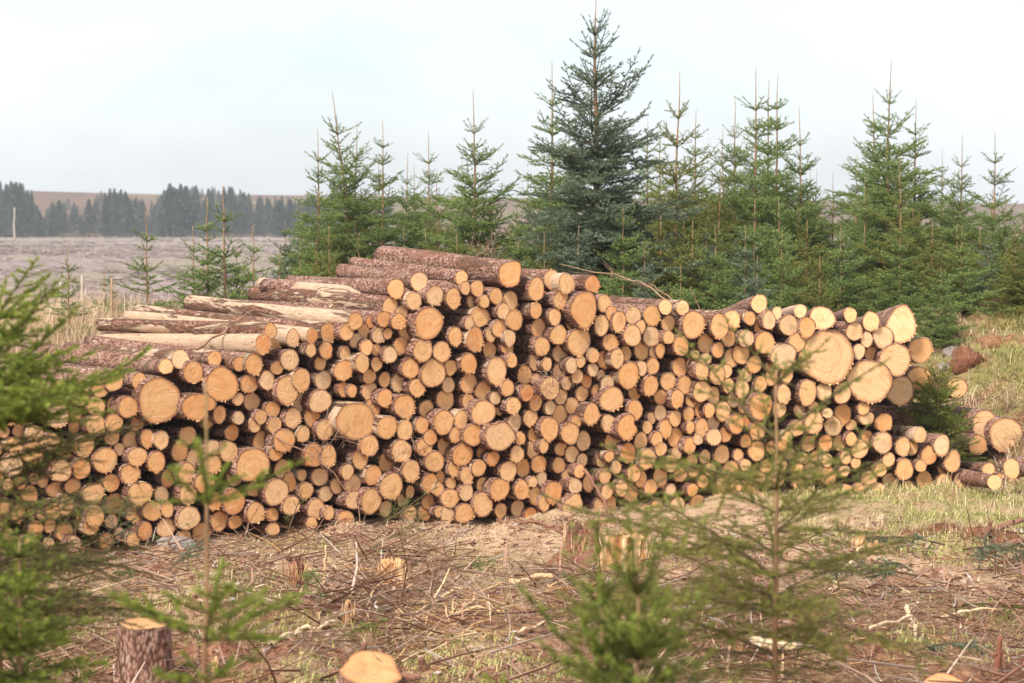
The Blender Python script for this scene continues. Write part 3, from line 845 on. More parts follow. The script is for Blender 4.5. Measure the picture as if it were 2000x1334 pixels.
SPECIAL = {
 'K13': 'widest log of all, a great pale sawn butt near the top of the stack',
 'K17': 'second widest pale sawn butt, leaning right below the widest butt',
 'M0': 'thick pale butt with pointed top, highest at the grassy end of the stack',
 'M1': 'round pale butt at the grassy end, under the pointed-topped butt',
 'M2': 'thick butt with a ragged right rim, wedged beside the second widest butt',
 'M3': 'pale butt half hidden by the small spruce, under the round end butt',
 'M4': 'pale butt between the second widest butt and the small bushy spruce',
 'M5': 'pale butt lying behind the small bushy spruce at the stack end',
 'O14': 'big round butt lying right of the small bushy spruce by the bank',
 'O15': 'tall oval butt, last big sawn end beside the grassy bank',
 'O16': 'pale butt low in the grass under the big round butt',
 'O17': 'sawn butt partly behind the tall oval butt beside the bank',
 'O2': 'bark-covered log lying lengthwise on the low end of the stack',
 'O10': 'half-peeled log lying low in the grass past the stack end',
 'A5': 'thick log with swirling orange rings on its sawn end',
 'B4': 'thick log with a vertical crack across its wide pale end',
 'B16': 'heart-shaped double-stemmed log end with rough bark on its left',
 'C27': 'very wide log end with radial cracks, in the middle of small logs',
 'E6': 'wide log end with a dark curled crack and uneven outline, low in the stack',
 'G8': 'wide smooth oval log end below the row of upper peeled logs',
 'H1': 'mossy barked log topmost on the stack with a squarish sawn end',
 'H16': 'egg-shaped wide log end narrowing to a point at the bottom',
 'J44': 'wide fan-shaped log end with a pointed right corner',
 'L24': 'log end with a deep notch in its right side',
 'P30': 'angular pale log end in the bottom row beside the mossy stump',
 'K12': 'wide fan-grained log end touching the left of the widest butt',
 'I10': 'broad log end with a dark side crack, in the upper row',
 'I13': 'log jutting out slantwise above the top row',
 'K2': 'peeled white log poking out along the top row',
 'I4': 'short peeled white-barked log on the top row beside the dip',
 'I3': 'bark-shedding log lying on the top row beside the white peeled one',
 'X0': 'half-peeled log lying on top of the low end, its bark in strips',
 'X1': 'fully peeled cream log with roller marks under a bare stick',
 'G10': 'patchily barked thick log lying across the step of the stack',
 'G19': 'long peeled pale log behind the half-peeled one',
 'G14': 'log with bark strips lying beside the long peeled pale log',
 'G5': 'barked log with one long bare patch, below the mossy grey one',
 'G0': 'flaky mossy-barked log on the upper step of the stack',
 'G1': 'reddish barked log just below the topmost log',
 'H0': 'smooth red-barked log under the topmost mossy log',
 'G2': 'cream peeled log showing its bare far end over the step',
 'B1': 'half-peeled log on the lowest layer of the stack top',
 'B3': 'red-barked log lying next to the cream log with the stick on it',
 'G13': 'red flaky-barked log half sunk beside the patchily barked one',
}
size = RX * RY
ANCH = {'K13': 'the widest butt', 'K17': 'the second widest butt', 'M0': 'the pointed-topped butt', 'A5': 'the swirl-ringed thick log', 'B4': 'the vertically cracked wide log',
 'B16': 'the heart-shaped log', 'C27': 'the wide log with radial cracks', 'E6': 'the wide log with a curled crack', 'G8': 'the wide smooth oval log', 'H1': 'the topmost mossy log',
 'H16': 'the egg-shaped log', 'J44': 'the fan-shaped pointed log', 'L24': 'the deeply notched log', 'P30': 'the angular bottom log', 'K12': 'the fan-grained log',
 'I10': 'the side-cracked broad log', 'I13': 'the slantwise jutting log', 'I4': 'the short white-barked log', 'X1': 'the peeled cream log', 'G10': 'the patchily barked log',
 'O2': 'the lengthwise barked log', 'M2': 'the ragged-rimmed butt'}
AK = [k for k in range(N) if LOGS[k]['id'] in ANCH]


def near_label(k, rd, sz):
    # distance to each landmark log, in that log's own radii
    ds = [math.hypot(U[k] - U[a], VV[k] - VV[a]) for a in AK]
    o = np.argsort(ds); a = AK[o[0]]
    du, dv = U[k] - U[a], VV[k] - VV[a]
    nrank = 1 + sum(1 for j in range(N) if j != k and j != a and math.hypot(U[j] - U[a], VV[j] - VV[a]) < ds[o[0]])
    dist = 'touching' if nrank <= 6 else ('near' if nrank <= 20 else 'far')
    ang = math.degrees(math.atan2(-dv, du)) % 360
    d8 = ['right of', 'upper right of', 'above', 'upper left of', 'left of', 'lower left of', 'below', 'lower right of'][int((ang + 22.5) // 45) % 8]
    return '%s %s-ended log, %s %s %s' % (sz, rd, dist, d8, ANCH[LOGS[a]['id']])


# how much of each end shows is about its area; fills (half hidden) last
rank = np.argsort([-(size[k] * (0.35 if LOGS[k]['id'] == 'fill' else 1.0) + (1e6 if LOGS[k]['id'] in SPECIAL or LOGS[k]['id'].startswith('X') else 0)) for k in range(N)])
single = set(rank[:300].tolist())
sV, sF, sM, sT, sP, sH, sRel, sUV, sn = [], [], [], [], [], [], [], [], 0
base_line = np.interp(U, [0, 350, 1200, 1850], [1062, 1045, 1000, 962])
for k in range(N):
    l = LOGS[k]
    hi = l['id'] in BACKPX or l['id'].startswith('X') or l['id'] in PEEL
    g = log_mesh(k, hi)
    if k in single:
        o = build('sawn_log', g['V'], g['F'], [M_BARK, M_CUT], mi=g['mi'], tint=g['tint'],
                  attrs={'peel': g['peel'], 'hue': g['hue'], 'rel': 0.5}, uv=g['V'][:, :2])
        Mx = Matrix([[*g['rot'][0], g['P'][0]], [*g['rot'][1], g['P'][1]], [*g['rot'][2], g['P'][2]], [0, 0, 0, 1]])
        o.matrix_world = Mx
        c = build('cut_end', g['cv'], g['cF'], M_CUT, parent=o, tint=g['tint'], attrs={'hue': g['hue'], 'rel': g['rel']}, uv=g['uv'], smooth=False)
        dm = 2 * g['rv']
        if l['id'] in SPECIAL:
            tag(o, SPECIAL[l['id']], 'log')
        else:
            low = VV[k] + RY[k] > base_line[k] - 12
            sz = 'thick' if dm > 0.19 else ('medium' if dm > 0.145 else 'slim')
            rd = 'oval' if RX[k] / RY[k] < 0.8 else 'round'
            if low:
                lab = '%s log with %s sawn end in the bottom row, on the ground' % (sz, rd); gr = '%s %s-ended logs of the bottom row' % (sz, rd)
            else:
                lab = '%s log with %s orange sawn end, stacked among other logs' % (sz, rd); gr = '%s %s-ended logs within the stack' % (sz, rd)
            lab = near_label(k, rd, sz)
            if low: lab = lab.replace('ended log,', 'ended bottom-row log,')
            tag(o, lab, 'log', lab.replace(',', ''))
    else:
        Wv = g['V'] @ g['rot'].T + g['P']; Wc = g['cv'] @ g['rot'].T + g['P']
        sV += [Wv, Wc]; sF += [g['F'] + sn, g['cF'] + sn + len(Wv)]; sM += [np.array(g['mi']), np.ones(len(g['cF']), int)]
        nn = len(Wv) + len(Wc)
        sT.append(np.full(nn, g['tint'])); sP.append(np.full(nn, g['peel'])); sH.append(np.full(nn, g['hue']))
        sRel += [np.full(len(Wv), 0.5), g['rel']]; sUV += [g['V'][:, :2], g['uv']]; sn += nn
if sV:
    o = build('small_logs', np.concatenate(sV), np.concatenate(sF), [M_BARK, M_CUT], mi=np.concatenate(sM), tint=np.concatenate(sT),
              attrs={'peel': np.concatenate(sP), 'hue': np.concatenate(sH), 'rel': np.concatenate(sRel)}, uv=np.concatenate(sUV))
    tag(o, 'slimmest log ends filling the gaps of the stack', 'logs', kind='stuff')
print('LOGS', N, 'single', len(single))

# ------------------------------------------------------------------ spruces
def spruce(seed, H, Rad, leader=0.4, spacing=0.34, nb=6, dens=170, nl=0.024, nw=0.007, e_top=52, e_bot=-8, tstep=0.06, tlen=0.5, sub=True,
           lean=(0, 0), open_top=0.45, inter=1.0, base_h=0.05, stem_r=None, shape=0.85, droop=0.0, tipfrac=0.2, topn=None, sparse=1.0, dead_h=None, dead_d=0.25, leader_d=0.35):
    r = np.random.default_rng(seed)
    sr = stem_r or 0.0078 * H
    seg0, seg1, segr, segd, segt = [], [], [], [], []
    def sg(a, b, rad, d, t):
        seg0.append(a); seg1.append(b); segr.append(rad); segd.append(d); segt.append(t)
    # stem
    nz = 14
    zt = np.linspace(0, H, nz)
    wob = np.cumsum(r.normal(0, 0.006 * H / 3, (nz, 2)), 0)
    tp = (zt / H) ** 1.6
    stemP = np.column_stack([wob[:, 0] + lean[0] * tp, wob[:, 1] + lean[1] * tp, zt])
    stemR = sr * (1 - zt / H) ** 0.85 + 0.0035
    def stem_at(z): return np.array([np.interp(z, zt, stemP[:, 0]), np.interp(z, zt, stemP[:, 1]), z])
    mb = MB(); v_, f_ = tube(stemP, stemR, 8); mb.add(v_, f_, 0.35 + 0.4 * np.append(np.repeat(zt / H, 8), [0, 1]))
    # leader needles
    for a in range(4):
        z0, z1 = H - leader + leader * a / 4 * 0.9, H - leader + leader * (a + 1) / 4 * 0.9
        sg(stem_at(z0), stem_at(z1), 0.003, leader_d if a < 3 else max(leader_d, 0.6), 0.75)
    z = H - leader; wi = 0
    whorls = []
    while z > (dead_h if dead_h is not None else base_h) * H:
        whorls.append((z, 1.0, wi)); 
        gap = spacing * r.uniform(0.8, 1.2) * np.interp(z / H, [0, 0.35, 0.6, 1], [0.8, 0.85, 1.1, 1.25])
        for q in range(int(round(2 * inter)) if z < 0.62 * H else (1 if r.random() < 0.5 * inter else 0)):
            whorls.append((z - gap * r.uniform(0.2, 0.85), 0.45, wi))
        z -= gap; wi += 1
    for z, wl, wi in whorls:
        if z < 0.02: continue
        fr = 1 - z / H
        nbr = int(round((nb + r.integers(-1, 2)) * (1.0 if wl == 1 else 0.7) * ((0.66 if H > 3 else 0.8) if fr < 0.3 else 1)))
        if topn and wi == 0 and wl == 1: nbr = topn
        a0 = r.uniform(0, 6.28)
        for b in range(nbr):
            if r.random() > sparse: continue
            dz_ = dead_d if z < base_h * H else 1.0
            if dead_h is not None and z < base_h * H and r.random() < 0.45: continue
            az = a0 + b * 2 * math.pi / max(nbr, 1) + r.normal(0, 0.25)
            Lb = Rad * (fr ** shape) * wl * r.uniform(0.55, 1.25) * (1 + 0.22 * math.sin(az * 1.0 + seed)) + 0.10 * H * 0.25
            el = R(np.interp(fr, [0.05, 0.5, 1.0], [e_top, 0.5 * (e_top + e_bot), e_bot]) + r.normal(0, 7))
            d = np.array([math.cos(az) * math.cos(el), math.sin(az) * math.cos(el), math.sin(el)])
            m = max(4, int(Lb / 0.13) + 2)
            P = [stem_at(z)]; dd = d.copy(); st = Lb / (m - 1)
            for q in range(m - 1):
                P.append(P[-1] + dd * st)
                dd = dd + np.array([0, 0, (0.10 if q > m * 0.5 else -0.05) + (0.07 if fr < 0.45 else 0) - droop * 0.12]) + r.normal(0, 0.05, 3)
                dd /= np.linalg.norm(dd)
            P = np.array(P)
            br = max(0.0028, 0.010 * Lb)
            tt = np.linspace(0, 1, m)
            for q in range(m - 1):
                inner = tt[q] < 0.25 and fr > 0.45
                tip = tt[q + 1] > 1 - tipfrac
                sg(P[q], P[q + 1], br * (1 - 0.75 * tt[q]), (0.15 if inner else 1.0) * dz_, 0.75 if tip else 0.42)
            # twigs
            s_ = 0.18 * Lb if fr > 0.35 else 0.1 * Lb
            side = 1
            dist = np.concatenate([[0], np.cumsum(np.linalg.norm(np.diff(P, axis=0), axis=1))])
            Lt = dist[-1]
            step = tstep * (0.75 + 0.5 * (1 - open_top if fr < 0.3 else 0.5)) * (np.interp(fr, [0.2, 0.5], [2.0, 1.0]) if H > 3 else 1.0)
            while s_ < Lt * 0.95:
                pp = np.array([np.interp(s_, dist, P[:, c]) for c in range(3)])
                ax = P[min(m - 1, np.searchsorted(dist, s_))] - P[max(0, np.searchsorted(dist, s_) - 1)]
                ax = ax / (np.linalg.norm(ax) + 1e-9)
                hz = np.cross(ax, [0, 0, 1.0]); hz /= np.linalg.norm(hz) + 1e-9
                ang = R(r.uniform(38, 62))
                updn = r.normal(0.05 - 0.25 * droop, 0.25)
                td = ax * math.cos(ang) + (hz * side + np.array([0, 0, updn])) * math.sin(ang)
                td /= np.linalg.norm(td)
                tl = min(tlen * (Lt - s_) + 0.04, 0.42) * r.uniform(0.6, 1.15) * (0.75 if fr < 0.2 else 1)
                pe = pp + td * tl + np.array([0, 0, -droop * 0.25 * tl])
                pm = (pp + pe) / 2 + np.array([0, 0, -0.03 * tl])
                sg(pp, pm, 0.0028, dz_, 0.45); sg(pm, pe, 0.002, dz_, r.uniform(0.55, 0.9))
                if sub and tl > 0.13:
                    nsu = int(tl / 0.055)
                    for w in range(nsu):
                        f2 = (w + 0.7) / (nsu + 0.7); sd = 1 if (w % 2) else -1
                        p2 = pp + (pe - pp) * f2
                        hz2 = np.cross(td, [0, 0, 1.0]); hz2 /= np.linalg.norm(hz2) + 1e-9
                        d2 = td * 0.7 + hz2 * sd * 0.7 + np.array([0, 0, r.normal(0 - 0.3 * droop, 0.2)])
                        d2 /= np.linalg.norm(d2)
                        sg(p2, p2 + d2 * (tl * 0.45 * (1 - f2) + 0.03) * r.uniform(0.7, 1.2), 0.0016, dz_, r.uniform(0.4, 0.85))
                side = -side; s_ += step * r.uniform(0.7, 1.3)
    p0 = np.array(seg0); p1 = np.array(seg1); rr = np.array(segr); sd = np.array(segd); stt = np.array(segt)
    ln = np.linalg.norm(p1 - p0, axis=1)
    # wood: three-sided twigs
    ax = (p1 - p0) / (ln[:, None] + 1e-9)
    ref = np.where(np.abs(ax[:, 2:3]) < 0.9, np.array([[0, 0, 1.0]]), np.array([[1.0, 0, 0]]))
    A = np.cross(ax, ref); A /= np.linalg.norm(A, axis=1)[:, None] + 1e-9; B = np.cross(ax, A)
    ns = len(p0)
    TV = np.zeros((ns, 6, 3))
    for j in range(3):
        c_, s__ = math.cos(j * 2.094), math.sin(j * 2.094)
        off = A * c_ + B * s__
        TV[:, j] = p0 + off * rr[:, None]; TV[:, 3 + j] = p1 + off * (rr * 0.75)[:, None]
    base = (np.arange(ns) * 6)[:, None]
    TF = np.concatenate([np.concatenate([base + [j, (j + 1) % 3, 3 + (j + 1) % 3], base + [j, 3 + (j + 1) % 3, 3 + j]], 0) for j in range(3)], 0)
    # needles
    cnt = np.maximum((ln * dens * sd + r.random(ns)).astype(int), 0)
    idx = np.repeat(np.arange(ns), cnt); nn = len(idx)
    t = r.random(nn); b0 = p0[idx] + (p1 - p0)[idx] * t[:, None]
    ph = r.uniform(0, 2 * math.pi, nn)
    radial = A[idx] * np.cos(ph)[:, None] + B[idx] * np.sin(ph)[:, None]
    radial[:, 2] += 0.25
    dirn = ax[idx] * r.uniform(0.45, 0.95, nn)[:, None] + radial
    dirn /= np.linalg.norm(dirn, axis=1)[:, None]
    tang = np.cross(dirn, ax[idx]); tang /= np.linalg.norm(tang, axis=1)[:, None] + 1e-9
    lnn = nl * r.uniform(0.65, 1.15, nn)
    NV = np.zeros((nn, 3, 3))
    NV[:, 0] = b0 - tang * nw * 0.5; NV[:, 1] = b0 + tang * nw * 0.5; NV[:, 2] = b0 + dirn * lnn[:, None]
    NF = np.arange(nn * 3).reshape(-1, 3)
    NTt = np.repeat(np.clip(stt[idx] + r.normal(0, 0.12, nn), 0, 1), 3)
    return mb, (TV.reshape(-1, 3), TF), (NV.reshape(-1, 3), NF, NTt)


def make_spruce(name, needle_mat, loc, rz, label, cat='spruce', group=None, **k):
    mb, (TV, TF), (NV, NF, NTt) = spruce(**k)
    e = empty(name, loc, rz)
    mb.build('trunk', M_STEM, e)
    build('branches', TV, TF, M_TWIG, e, tint=0.45)
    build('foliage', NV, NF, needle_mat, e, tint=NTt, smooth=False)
    tag(e, label, cat, group)
    return e


# prototypes of the young spruces behind the stack (metres at scale 1)
PROT = {}
def proto(key, mat, **k):
    PROT[key] = dict(made=None, H=k['H'], k=k, mat=mat)
proto('open1', M_NEEDLE, seed=11, H=4.6, Rad=1.5, leader=0.82, spacing=0.42, nb=7, e_top=50, e_bot=14, dens=200, nw=0.0115, nl=0.028, tstep=0.062, tlen=0.6)
proto('open2', M_NEEDLE, seed=12, H=4.4, Rad=1.3, leader=0.72, spacing=0.40, nb=7, e_top=44, e_bot=10, dens=200, nw=0.0115, nl=0.028, tstep=0.062, tlen=0.6)
proto('open3', M_OLIVE, seed=13, H=4.2, Rad=1.3, leader=0.78, spacing=0.42, nb=7, e_top=52, e_bot=16, dens=200, nw=0.0115, nl=0.028, tstep=0.062, tlen=0.6)
proto('open4', M_NEEDLE, seed=14, H=4.6, Rad=1.12, leader=0.62, spacing=0.36, nb=7, e_top=40, e_bot=4, dens=200, nw=0.0115, nl=0.028, tstep=0.06, tlen=0.6)
proto('lean', M_NEEDLE, seed=15, H=4.6, Rad=1.35, leader=0.85, spacing=0.38, nb=7, e_top=48, e_bot=12, dens=200, nw=0.0115, nl=0.028, tstep=0.062, tlen=0.6, lean=(-0.42, 0.1))
proto('big', M_BLUE, seed=16, H=5.3, Rad=1.95, leader=0.62, spacing=0.34, nb=10, e_top=52, e_bot=8, dens=200, nl=0.03, nw=0.012, tstep=0.06, shape=0.8, stem_r=0.075, inter=1.6)
proto('bush1', M_NEEDLE, seed=17, H=2.2, Rad=1.0, leader=0.35, spacing=0.26, nb=7, e_top=52, e_bot=22, dens=230, nw=0.0105, nl=0.027, tstep=0.055, base_h=0.02)
proto('bush2', M_OLIVE, seed=18, H=2.1, Rad=0.95, leader=0.4, spacing=0.25, nb=7, e_top=56, e_bot=25, dens=230, nw=0.0105, nl=0.027, tstep=0.055, base_h=0.02)
proto('bush3', M_BLUE, seed=19, H=2.2, Rad=0.85, leader=0.3, spacing=0.26, nb=6, e_top=54, e_bot=22, dens=230, nw=0.0105, nl=0.027, tstep=0.055, base_h=0.02)
proto('small', M_NEEDLE, seed=20, H=1.6, Rad=0.62, leader=0.36, spacing=0.26, nb=5, e_top=40, e_bot=8, dens=260, nw=0.008, tstep=0.06, base_h=0.05, topn=5)


def place(key, u, v, Y, label, group=None, rz=None, wide=1.0, name='young_spruce'):
    p = at(u, v, Y); g = float(gz(p[0], p[1])) - 0.03
    pr = PROT[key]
    H = p[2] - g; sc = H / pr['H']
    rz = random.uniform(0, 6.28) if rz is None else rz
    if pr['made'] is None:
        e = make_spruce(name, pr['mat'], (0, 0, 0), 0, label, 'spruce', group, **pr['k']); pr['made'] = e
    else:
        e = copy_tree(pr['made'])
        e.name = name
    e['label'] = label
    if group: e['group'] = group
    elif 'group' in e.keys(): del e['group']
    tx, ty = 0.0, 0.0
    if key == 'lean':
        tx, ty = -0.42 * sc * wide, 0.1 * sc * wide; rz = 0.0
    e.location = (p[0] - tx, p[1] - ty, g); e.rotation_euler = (0, 0, rz)
    e.scale = (sc * wide, sc * wide, sc)
    return e


random.seed(5)
NAMED = [(500, 'the open grass'), (648, 'the leaning-leader spruce'), (748, 'the thin cross-topped spruce'), (929, 'the open up-curved spruce'), (1165, 'the largest blue-green spruce'),
         (1738, 'the tallest bank-side spruce'), (1944, 'the last thin spruce'), (2100, 'the bank')]
ORD = ['first', 'second', 'third', 'fourth', 'fifth', 'sixth', 'seventh', 'eighth', 'ninth', 'tenth', 'eleventh', 'twelfth', 'thirteenth', 'fourteenth', 'fifteenth', 'sixteenth', 'seventeenth', 'eighteenth', 'nineteenth', 'twentieth'] + ['twenty-' + w for w in ('first', 'second', 'third', 'fourth', 'fifth', 'sixth', 'seventh', 'eighth', 'ninth')] + ['thirtieth'] + ['thirty-' + w for w in ('first', 'second', 'third', 'fourth', 'fifth', 'sixth', 'seventh', 'eighth', 'ninth')]


def row_labels(us, kind):
    out = {}
    for (a, na), (b, nb_) in zip(NAMED[:-1], NAMED[1:]):
        ins = sorted(u for u in us if a < u <= b)
        for q, u in enumerate(ins):
            out[u] = '%s, %s from %s towards %s' % (kind, ORD[q], na, nb_)
    return out


G_T = 'tall young spruces behind the stack'; L_T = 'tall slender young spruce with bare leader, in the thicket behind the stack'
G_B = 'bushy spruces behind the stack'; L_B = 'waist-high bushy spruce at the foot of the thicket behind the stack'
place('big', 1165, -8, 29.6, 'largest, dense blue-green spruce with the highest tip, behind the stack', rz=0.6)
place('lean', 648, 176, 31.5, 'tall spruce with leader leaning sideways, first of the thicket')
place('open1', 929, 172, 30.0, 'open spruce standing clear with wide up-curved branches and bare leader')
place('open4', 748, 232, 31.0, 'thin spruce with one short cross of twigs below a bare leader')
place('open2', 1944, 252, 32.0, 'thin spruce standing last in the thicket by the grassy bank')
place('open1', 1738, 112, 31.5, 'tallest spruce of the clump nearest the grassy bank', rz=2.0)
TALL = [(618, 248, 30.4, 'open2'), (690, 240, 32, 'open3'), (838, 255, 33, 'open2'), (797, 297, 32, 'open1'), (902, 305, 36, 'open4'),
                       (1075, 118, 31, 'open2'), (1318, 137, 32, 'open3'), (1357, 213, 34, 'open4'), (1265, 233, 35, 'open2'), (1288, 245, 36, 'open4'),
                       (1420, 248, 33, 'open3'), (1440, 190, 34, 'open1'), (1478, 130, 32, 'open2'), (1500, 152, 35, 'open4'), (1518, 145, 33, 'open4'),
                       (1561, 205, 32, 'open1'), (1625, 337, 34, 'open2'), (1672, 300, 33, 'open4'), (1708, 180, 34, 'open1'), (1792, 190, 32, 'open2'),
                       (1842, 292, 35, 'open4'), (1876, 258, 33, 'open1'), (1995, 392, 30, 'open3'), (1030, 330, 33, 'open2'), (1215, 300, 34, 'open1'),
                       (1110, 250, 33, 'open4'), (1400, 330, 31, 'open3'), (1590, 330, 36, 'open3'), (1760, 300, 30, 'open3'), (1690, 350, 31, 'open2'), (860, 330, 31, 'open3')]
rt = random.Random(8)
for q in range(20):
    TALL.append((int(600 + q * 71 + rt.uniform(-20, 20)), rt.uniform(300, 385), rt.uniform(33, 37), rt.choice(['open1', 'open2', 'open3', 'open4'])))
TALL = list({t[0]: t for t in TALL}.values())
RL = row_labels([t[0] for t in TALL], 'tall slender spruce')
for (u, v, Y, key) in TALL:
    place(key, u, v, Y, RL[u], G_T)
LOW = [(585, 475, 28.5, 'bush1'), (640, 440, 29, 'bush2'), (700, 455, 28.6, 'bush1'), (770, 470, 29, 'bush3'), (830, 450, 29.4, 'bush1'),
                       (890, 455, 28.8, 'bush2'), (960, 450, 29, 'bush3'), (1015, 420, 29.5, 'bush1'), (1060, 455, 28.5, 'bush2'), (1130, 440, 28.4, 'bush3'),
                       (1215, 400, 28.2, 'bush1'), (1290, 420, 28.6, 'bush2'), (1350, 430, 28.4, 'bush2'), (1400, 440, 28, 'bush1'), (1455, 440, 28.6, 'bush3'), (1525, 450, 28.2, 'bush1'),
                       (1580, 430, 29, 'bush2'), (1640, 440, 28.6, 'bush1'), (1700, 420, 29.2, 'bush2'), (1760, 430, 28.8, 'bush1'), (1820, 430, 29, 'bush2'),
                       (1880, 440, 28.8, 'bush1'), (1930, 450, 29.4, 'bush3'), (1985, 440, 28.8, 'bush2'), (1260, 480, 27.4, 'bush3'), (1480, 500, 27.2, 'bush3'),
                       (1600, 500, 27.6, 'bush2'), (1840, 520, 27.8, 'bush1'), (1330, 520, 27, 'bush1'), (1700, 510, 27.8, 'bush2'), (2040, 400, 29, 'bush1')]
rb = random.Random(3)
for q in range(34):
    LOW.append((int(565 + q * 43.5 + rb.uniform(-12, 12)), rb.uniform(385, 470), rb.uniform(29.5, 33.0), rb.choice(['bush1', 'bush2', 'bush2', 'bush1', 'bush3'])))
LOW = list({t[0]: t for t in LOW}.values())
RL = row_labels([t[0] for t in LOW], 'low bushy spruce')
for (u, v, Y, key) in LOW:
    place(key, u, v, Y, RL[u], G_B, wide=random.uniform(0.95, 1.2))
G_S = 'saplings in the tall grass'; L_S = 'small spruce sapling with bare leader in tall dry grass before the clear-fell'
SAP = [(285, 412, 27, 'small'), (405, 385, 26.6, 'small'), (437, 362, 26.4, 'small'), (494, 438, 26, 'small'), (377, 440, 27, 'small'),
                       (133, 478, 25.6, 'small'), (222, 540, 26.2, 'small'), (205, 520, 26.6, 'small'), (545, 470, 27.6, 'small'), (460, 470, 26.8, 'bush1'), (395, 490, 26.4, 'bush1')]
for q, (u, v, Y, key) in enumerate(sorted(SAP)):
    place(key, u, v, Y, 'small sapling in tall dry grass, %s counted towards the thicket' % ORD[q], G_S, wide=1.0)
# the spruce at the end of the stack
p = at(1830, 712, 22.55)
g0 = float(gz(p[0], p[1])) - 0.03
make_spruce('young_spruce', M_LEAFY, (p[0], p[1], g0), 0.4, 'small bushy spruce growing at the low end of the stack',
            seed=31, H=p[2] - g0, Rad=0.85, leader=0.22, spacing=0.16, nb=8, dens=330, nl=0.022, nw=0.006, e_top=58, e_bot=8, tstep=0.045, base_h=0.22, inter=1.4, shape=0.6)

# ------------------------------------------------------------------ foreground spruces (out of focus)
def fg(u, v, Y, mat, label, rz=0.0, **k):
    p = at(u, v, Y); g = float(gz(p[0], p[1])) - 0.03
    return make_spruce('young_spruce', mat, (p[0], p[1], g), rz, label, H=p[2] - g, **k)
fg(-5, 575, 8.6, M_LIME, 'tall bushy olive-green spruce with dark bare lower stems, cut by the frame', seed=41, Rad=1.12, leader=0.12, spacing=0.13, nb=10,
   dens=560, nl=0.022, nw=0.0046, e_top=38, e_bot=-14, tstep=0.04, tlen=0.6, base_h=0.74, dead_h=0.40, dead_d=0.07, inter=1.3, shape=0.42, stem_r=0.022, droop=0.25)
fg(35, 1050, 7.6, M_LIME, 'low bright green bushy spruce beside the flat-cut stump', seed=42, Rad=0.56, leader=0.08, spacing=0.13, nb=8,
   dens=560, nl=0.022, nw=0.0046, e_top=40, e_bot=-12, tstep=0.045, base_h=0.25, inter=1.4, shape=0.5, droop=0.35)
fg(400, 752, 6.6, M_LIME, 'single slender sapling with a long bare leader and few whorls', rz=0.55, seed=47, Rad=0.60, leader=0.40, spacing=0.36, nb=8,
   dens=900, nl=0.024, nw=0.0036, e_top=40, e_bot=14, tstep=0.075, tlen=0.42, sub=False, base_h=0.30, inter=0.6, topn=4, stem_r=0.011, shape=0.5, leader_d=0.5)
fg(1243, 1040, 6.1, M_LEAFY, 'dense dark sapling with several upright leaders in front of the torn stump', rz=0.3, seed=44, Rad=0.58, leader=0.20, spacing=0.16, nb=7,
   dens=800, nl=0.023, nw=0.0038, e_top=62, e_bot=12, tstep=0.07, base_h=0.2, inter=1.2, stem_r=0.008, shape=0.6, leader_d=1.0)
fg(1178, 1048, 6.2, M_LIME, 'bright green sapling right beside the dense dark one', rz=1.3, seed=45, Rad=0.58, leader=0.22, spacing=0.18, nb=6,
   dens=800, nl=0.023, nw=0.0038, e_top=62, e_bot=15, tstep=0.08, base_h=0.2, inter=1.0, stem_r=0.007, shape=0.6, leader_d=1.0)
fg(1515, 722, 8.0, M_OLIVE, 'airy olive spruce with dark stem and browning twigs in front of the stack', rz=3.5, seed=46, Rad=0.98, leader=0.06, spacing=0.17, nb=7,
   dens=330, nl=0.021, nw=0.0042, e_top=40, e_bot=-12, tstep=0.055, base_h=0.40, dead_h=0.08, dead_d=0.35, inter=1.5, shape=0.28, stem_r=0.014, droop=0.35, sparse=0.6)

# ------------------------------------------------------------------ far forest and hillside trees
def far_proto(seed, H, Rad, n=1700, stem=True):
    r = np.random.default_rng(seed)
    t = r.random(n) ** 0.75
    z = H * (0.08 + 0.92 * t)
    lay = np.sin(z * 7.0) * 0.12
    rr = Rad * (1 - t) ** 1.0 * (0.35 + 0.65 * r.random(n) + lay) + 0.08
    a = r.uniform(0, 6.28, n)
    c = np.column_stack([np.cos(a) * rr, np.sin(a) * rr, z])
    out = np.column_stack([np.cos(a), np.sin(a), r.normal(-0.1, 0.35, n)])
    tg = np.column_stack([-np.sin(a), np.cos(a), r.normal(0, 0.3, n)])
    s = r.uniform(0.25, 0.75, n)[:, None] * (0.5 + 0.7 * (1 - t))[:, None]
    Vn = np.stack([c - tg * s * 0.45 - out * s * 0.4, c + tg * s * 0.45 - out * s * 0.4, c + out * s * 0.9], 1).reshape(-1, 3)
    Fn = np.arange(3 * n).reshape(-1, 3)
    e = empty('conifer', (0, 0, 0))
    v_, f_ = tube([(0, 0, 0), (0.05, 0, H * 0.5), (0, 0, H * 1.02)], [0.16, 0.1, 0.02], 5)
    mb = MB(); mb.add(v_, f_, 0.4); mb.build('trunk', M_STEM, e)
    build('crown', Vn, Fn, M_FAR, e, tint=np.repeat(np.clip(0.2 + 0.5 * r.random(n), 0, 1), 3), smooth=False)
    return e


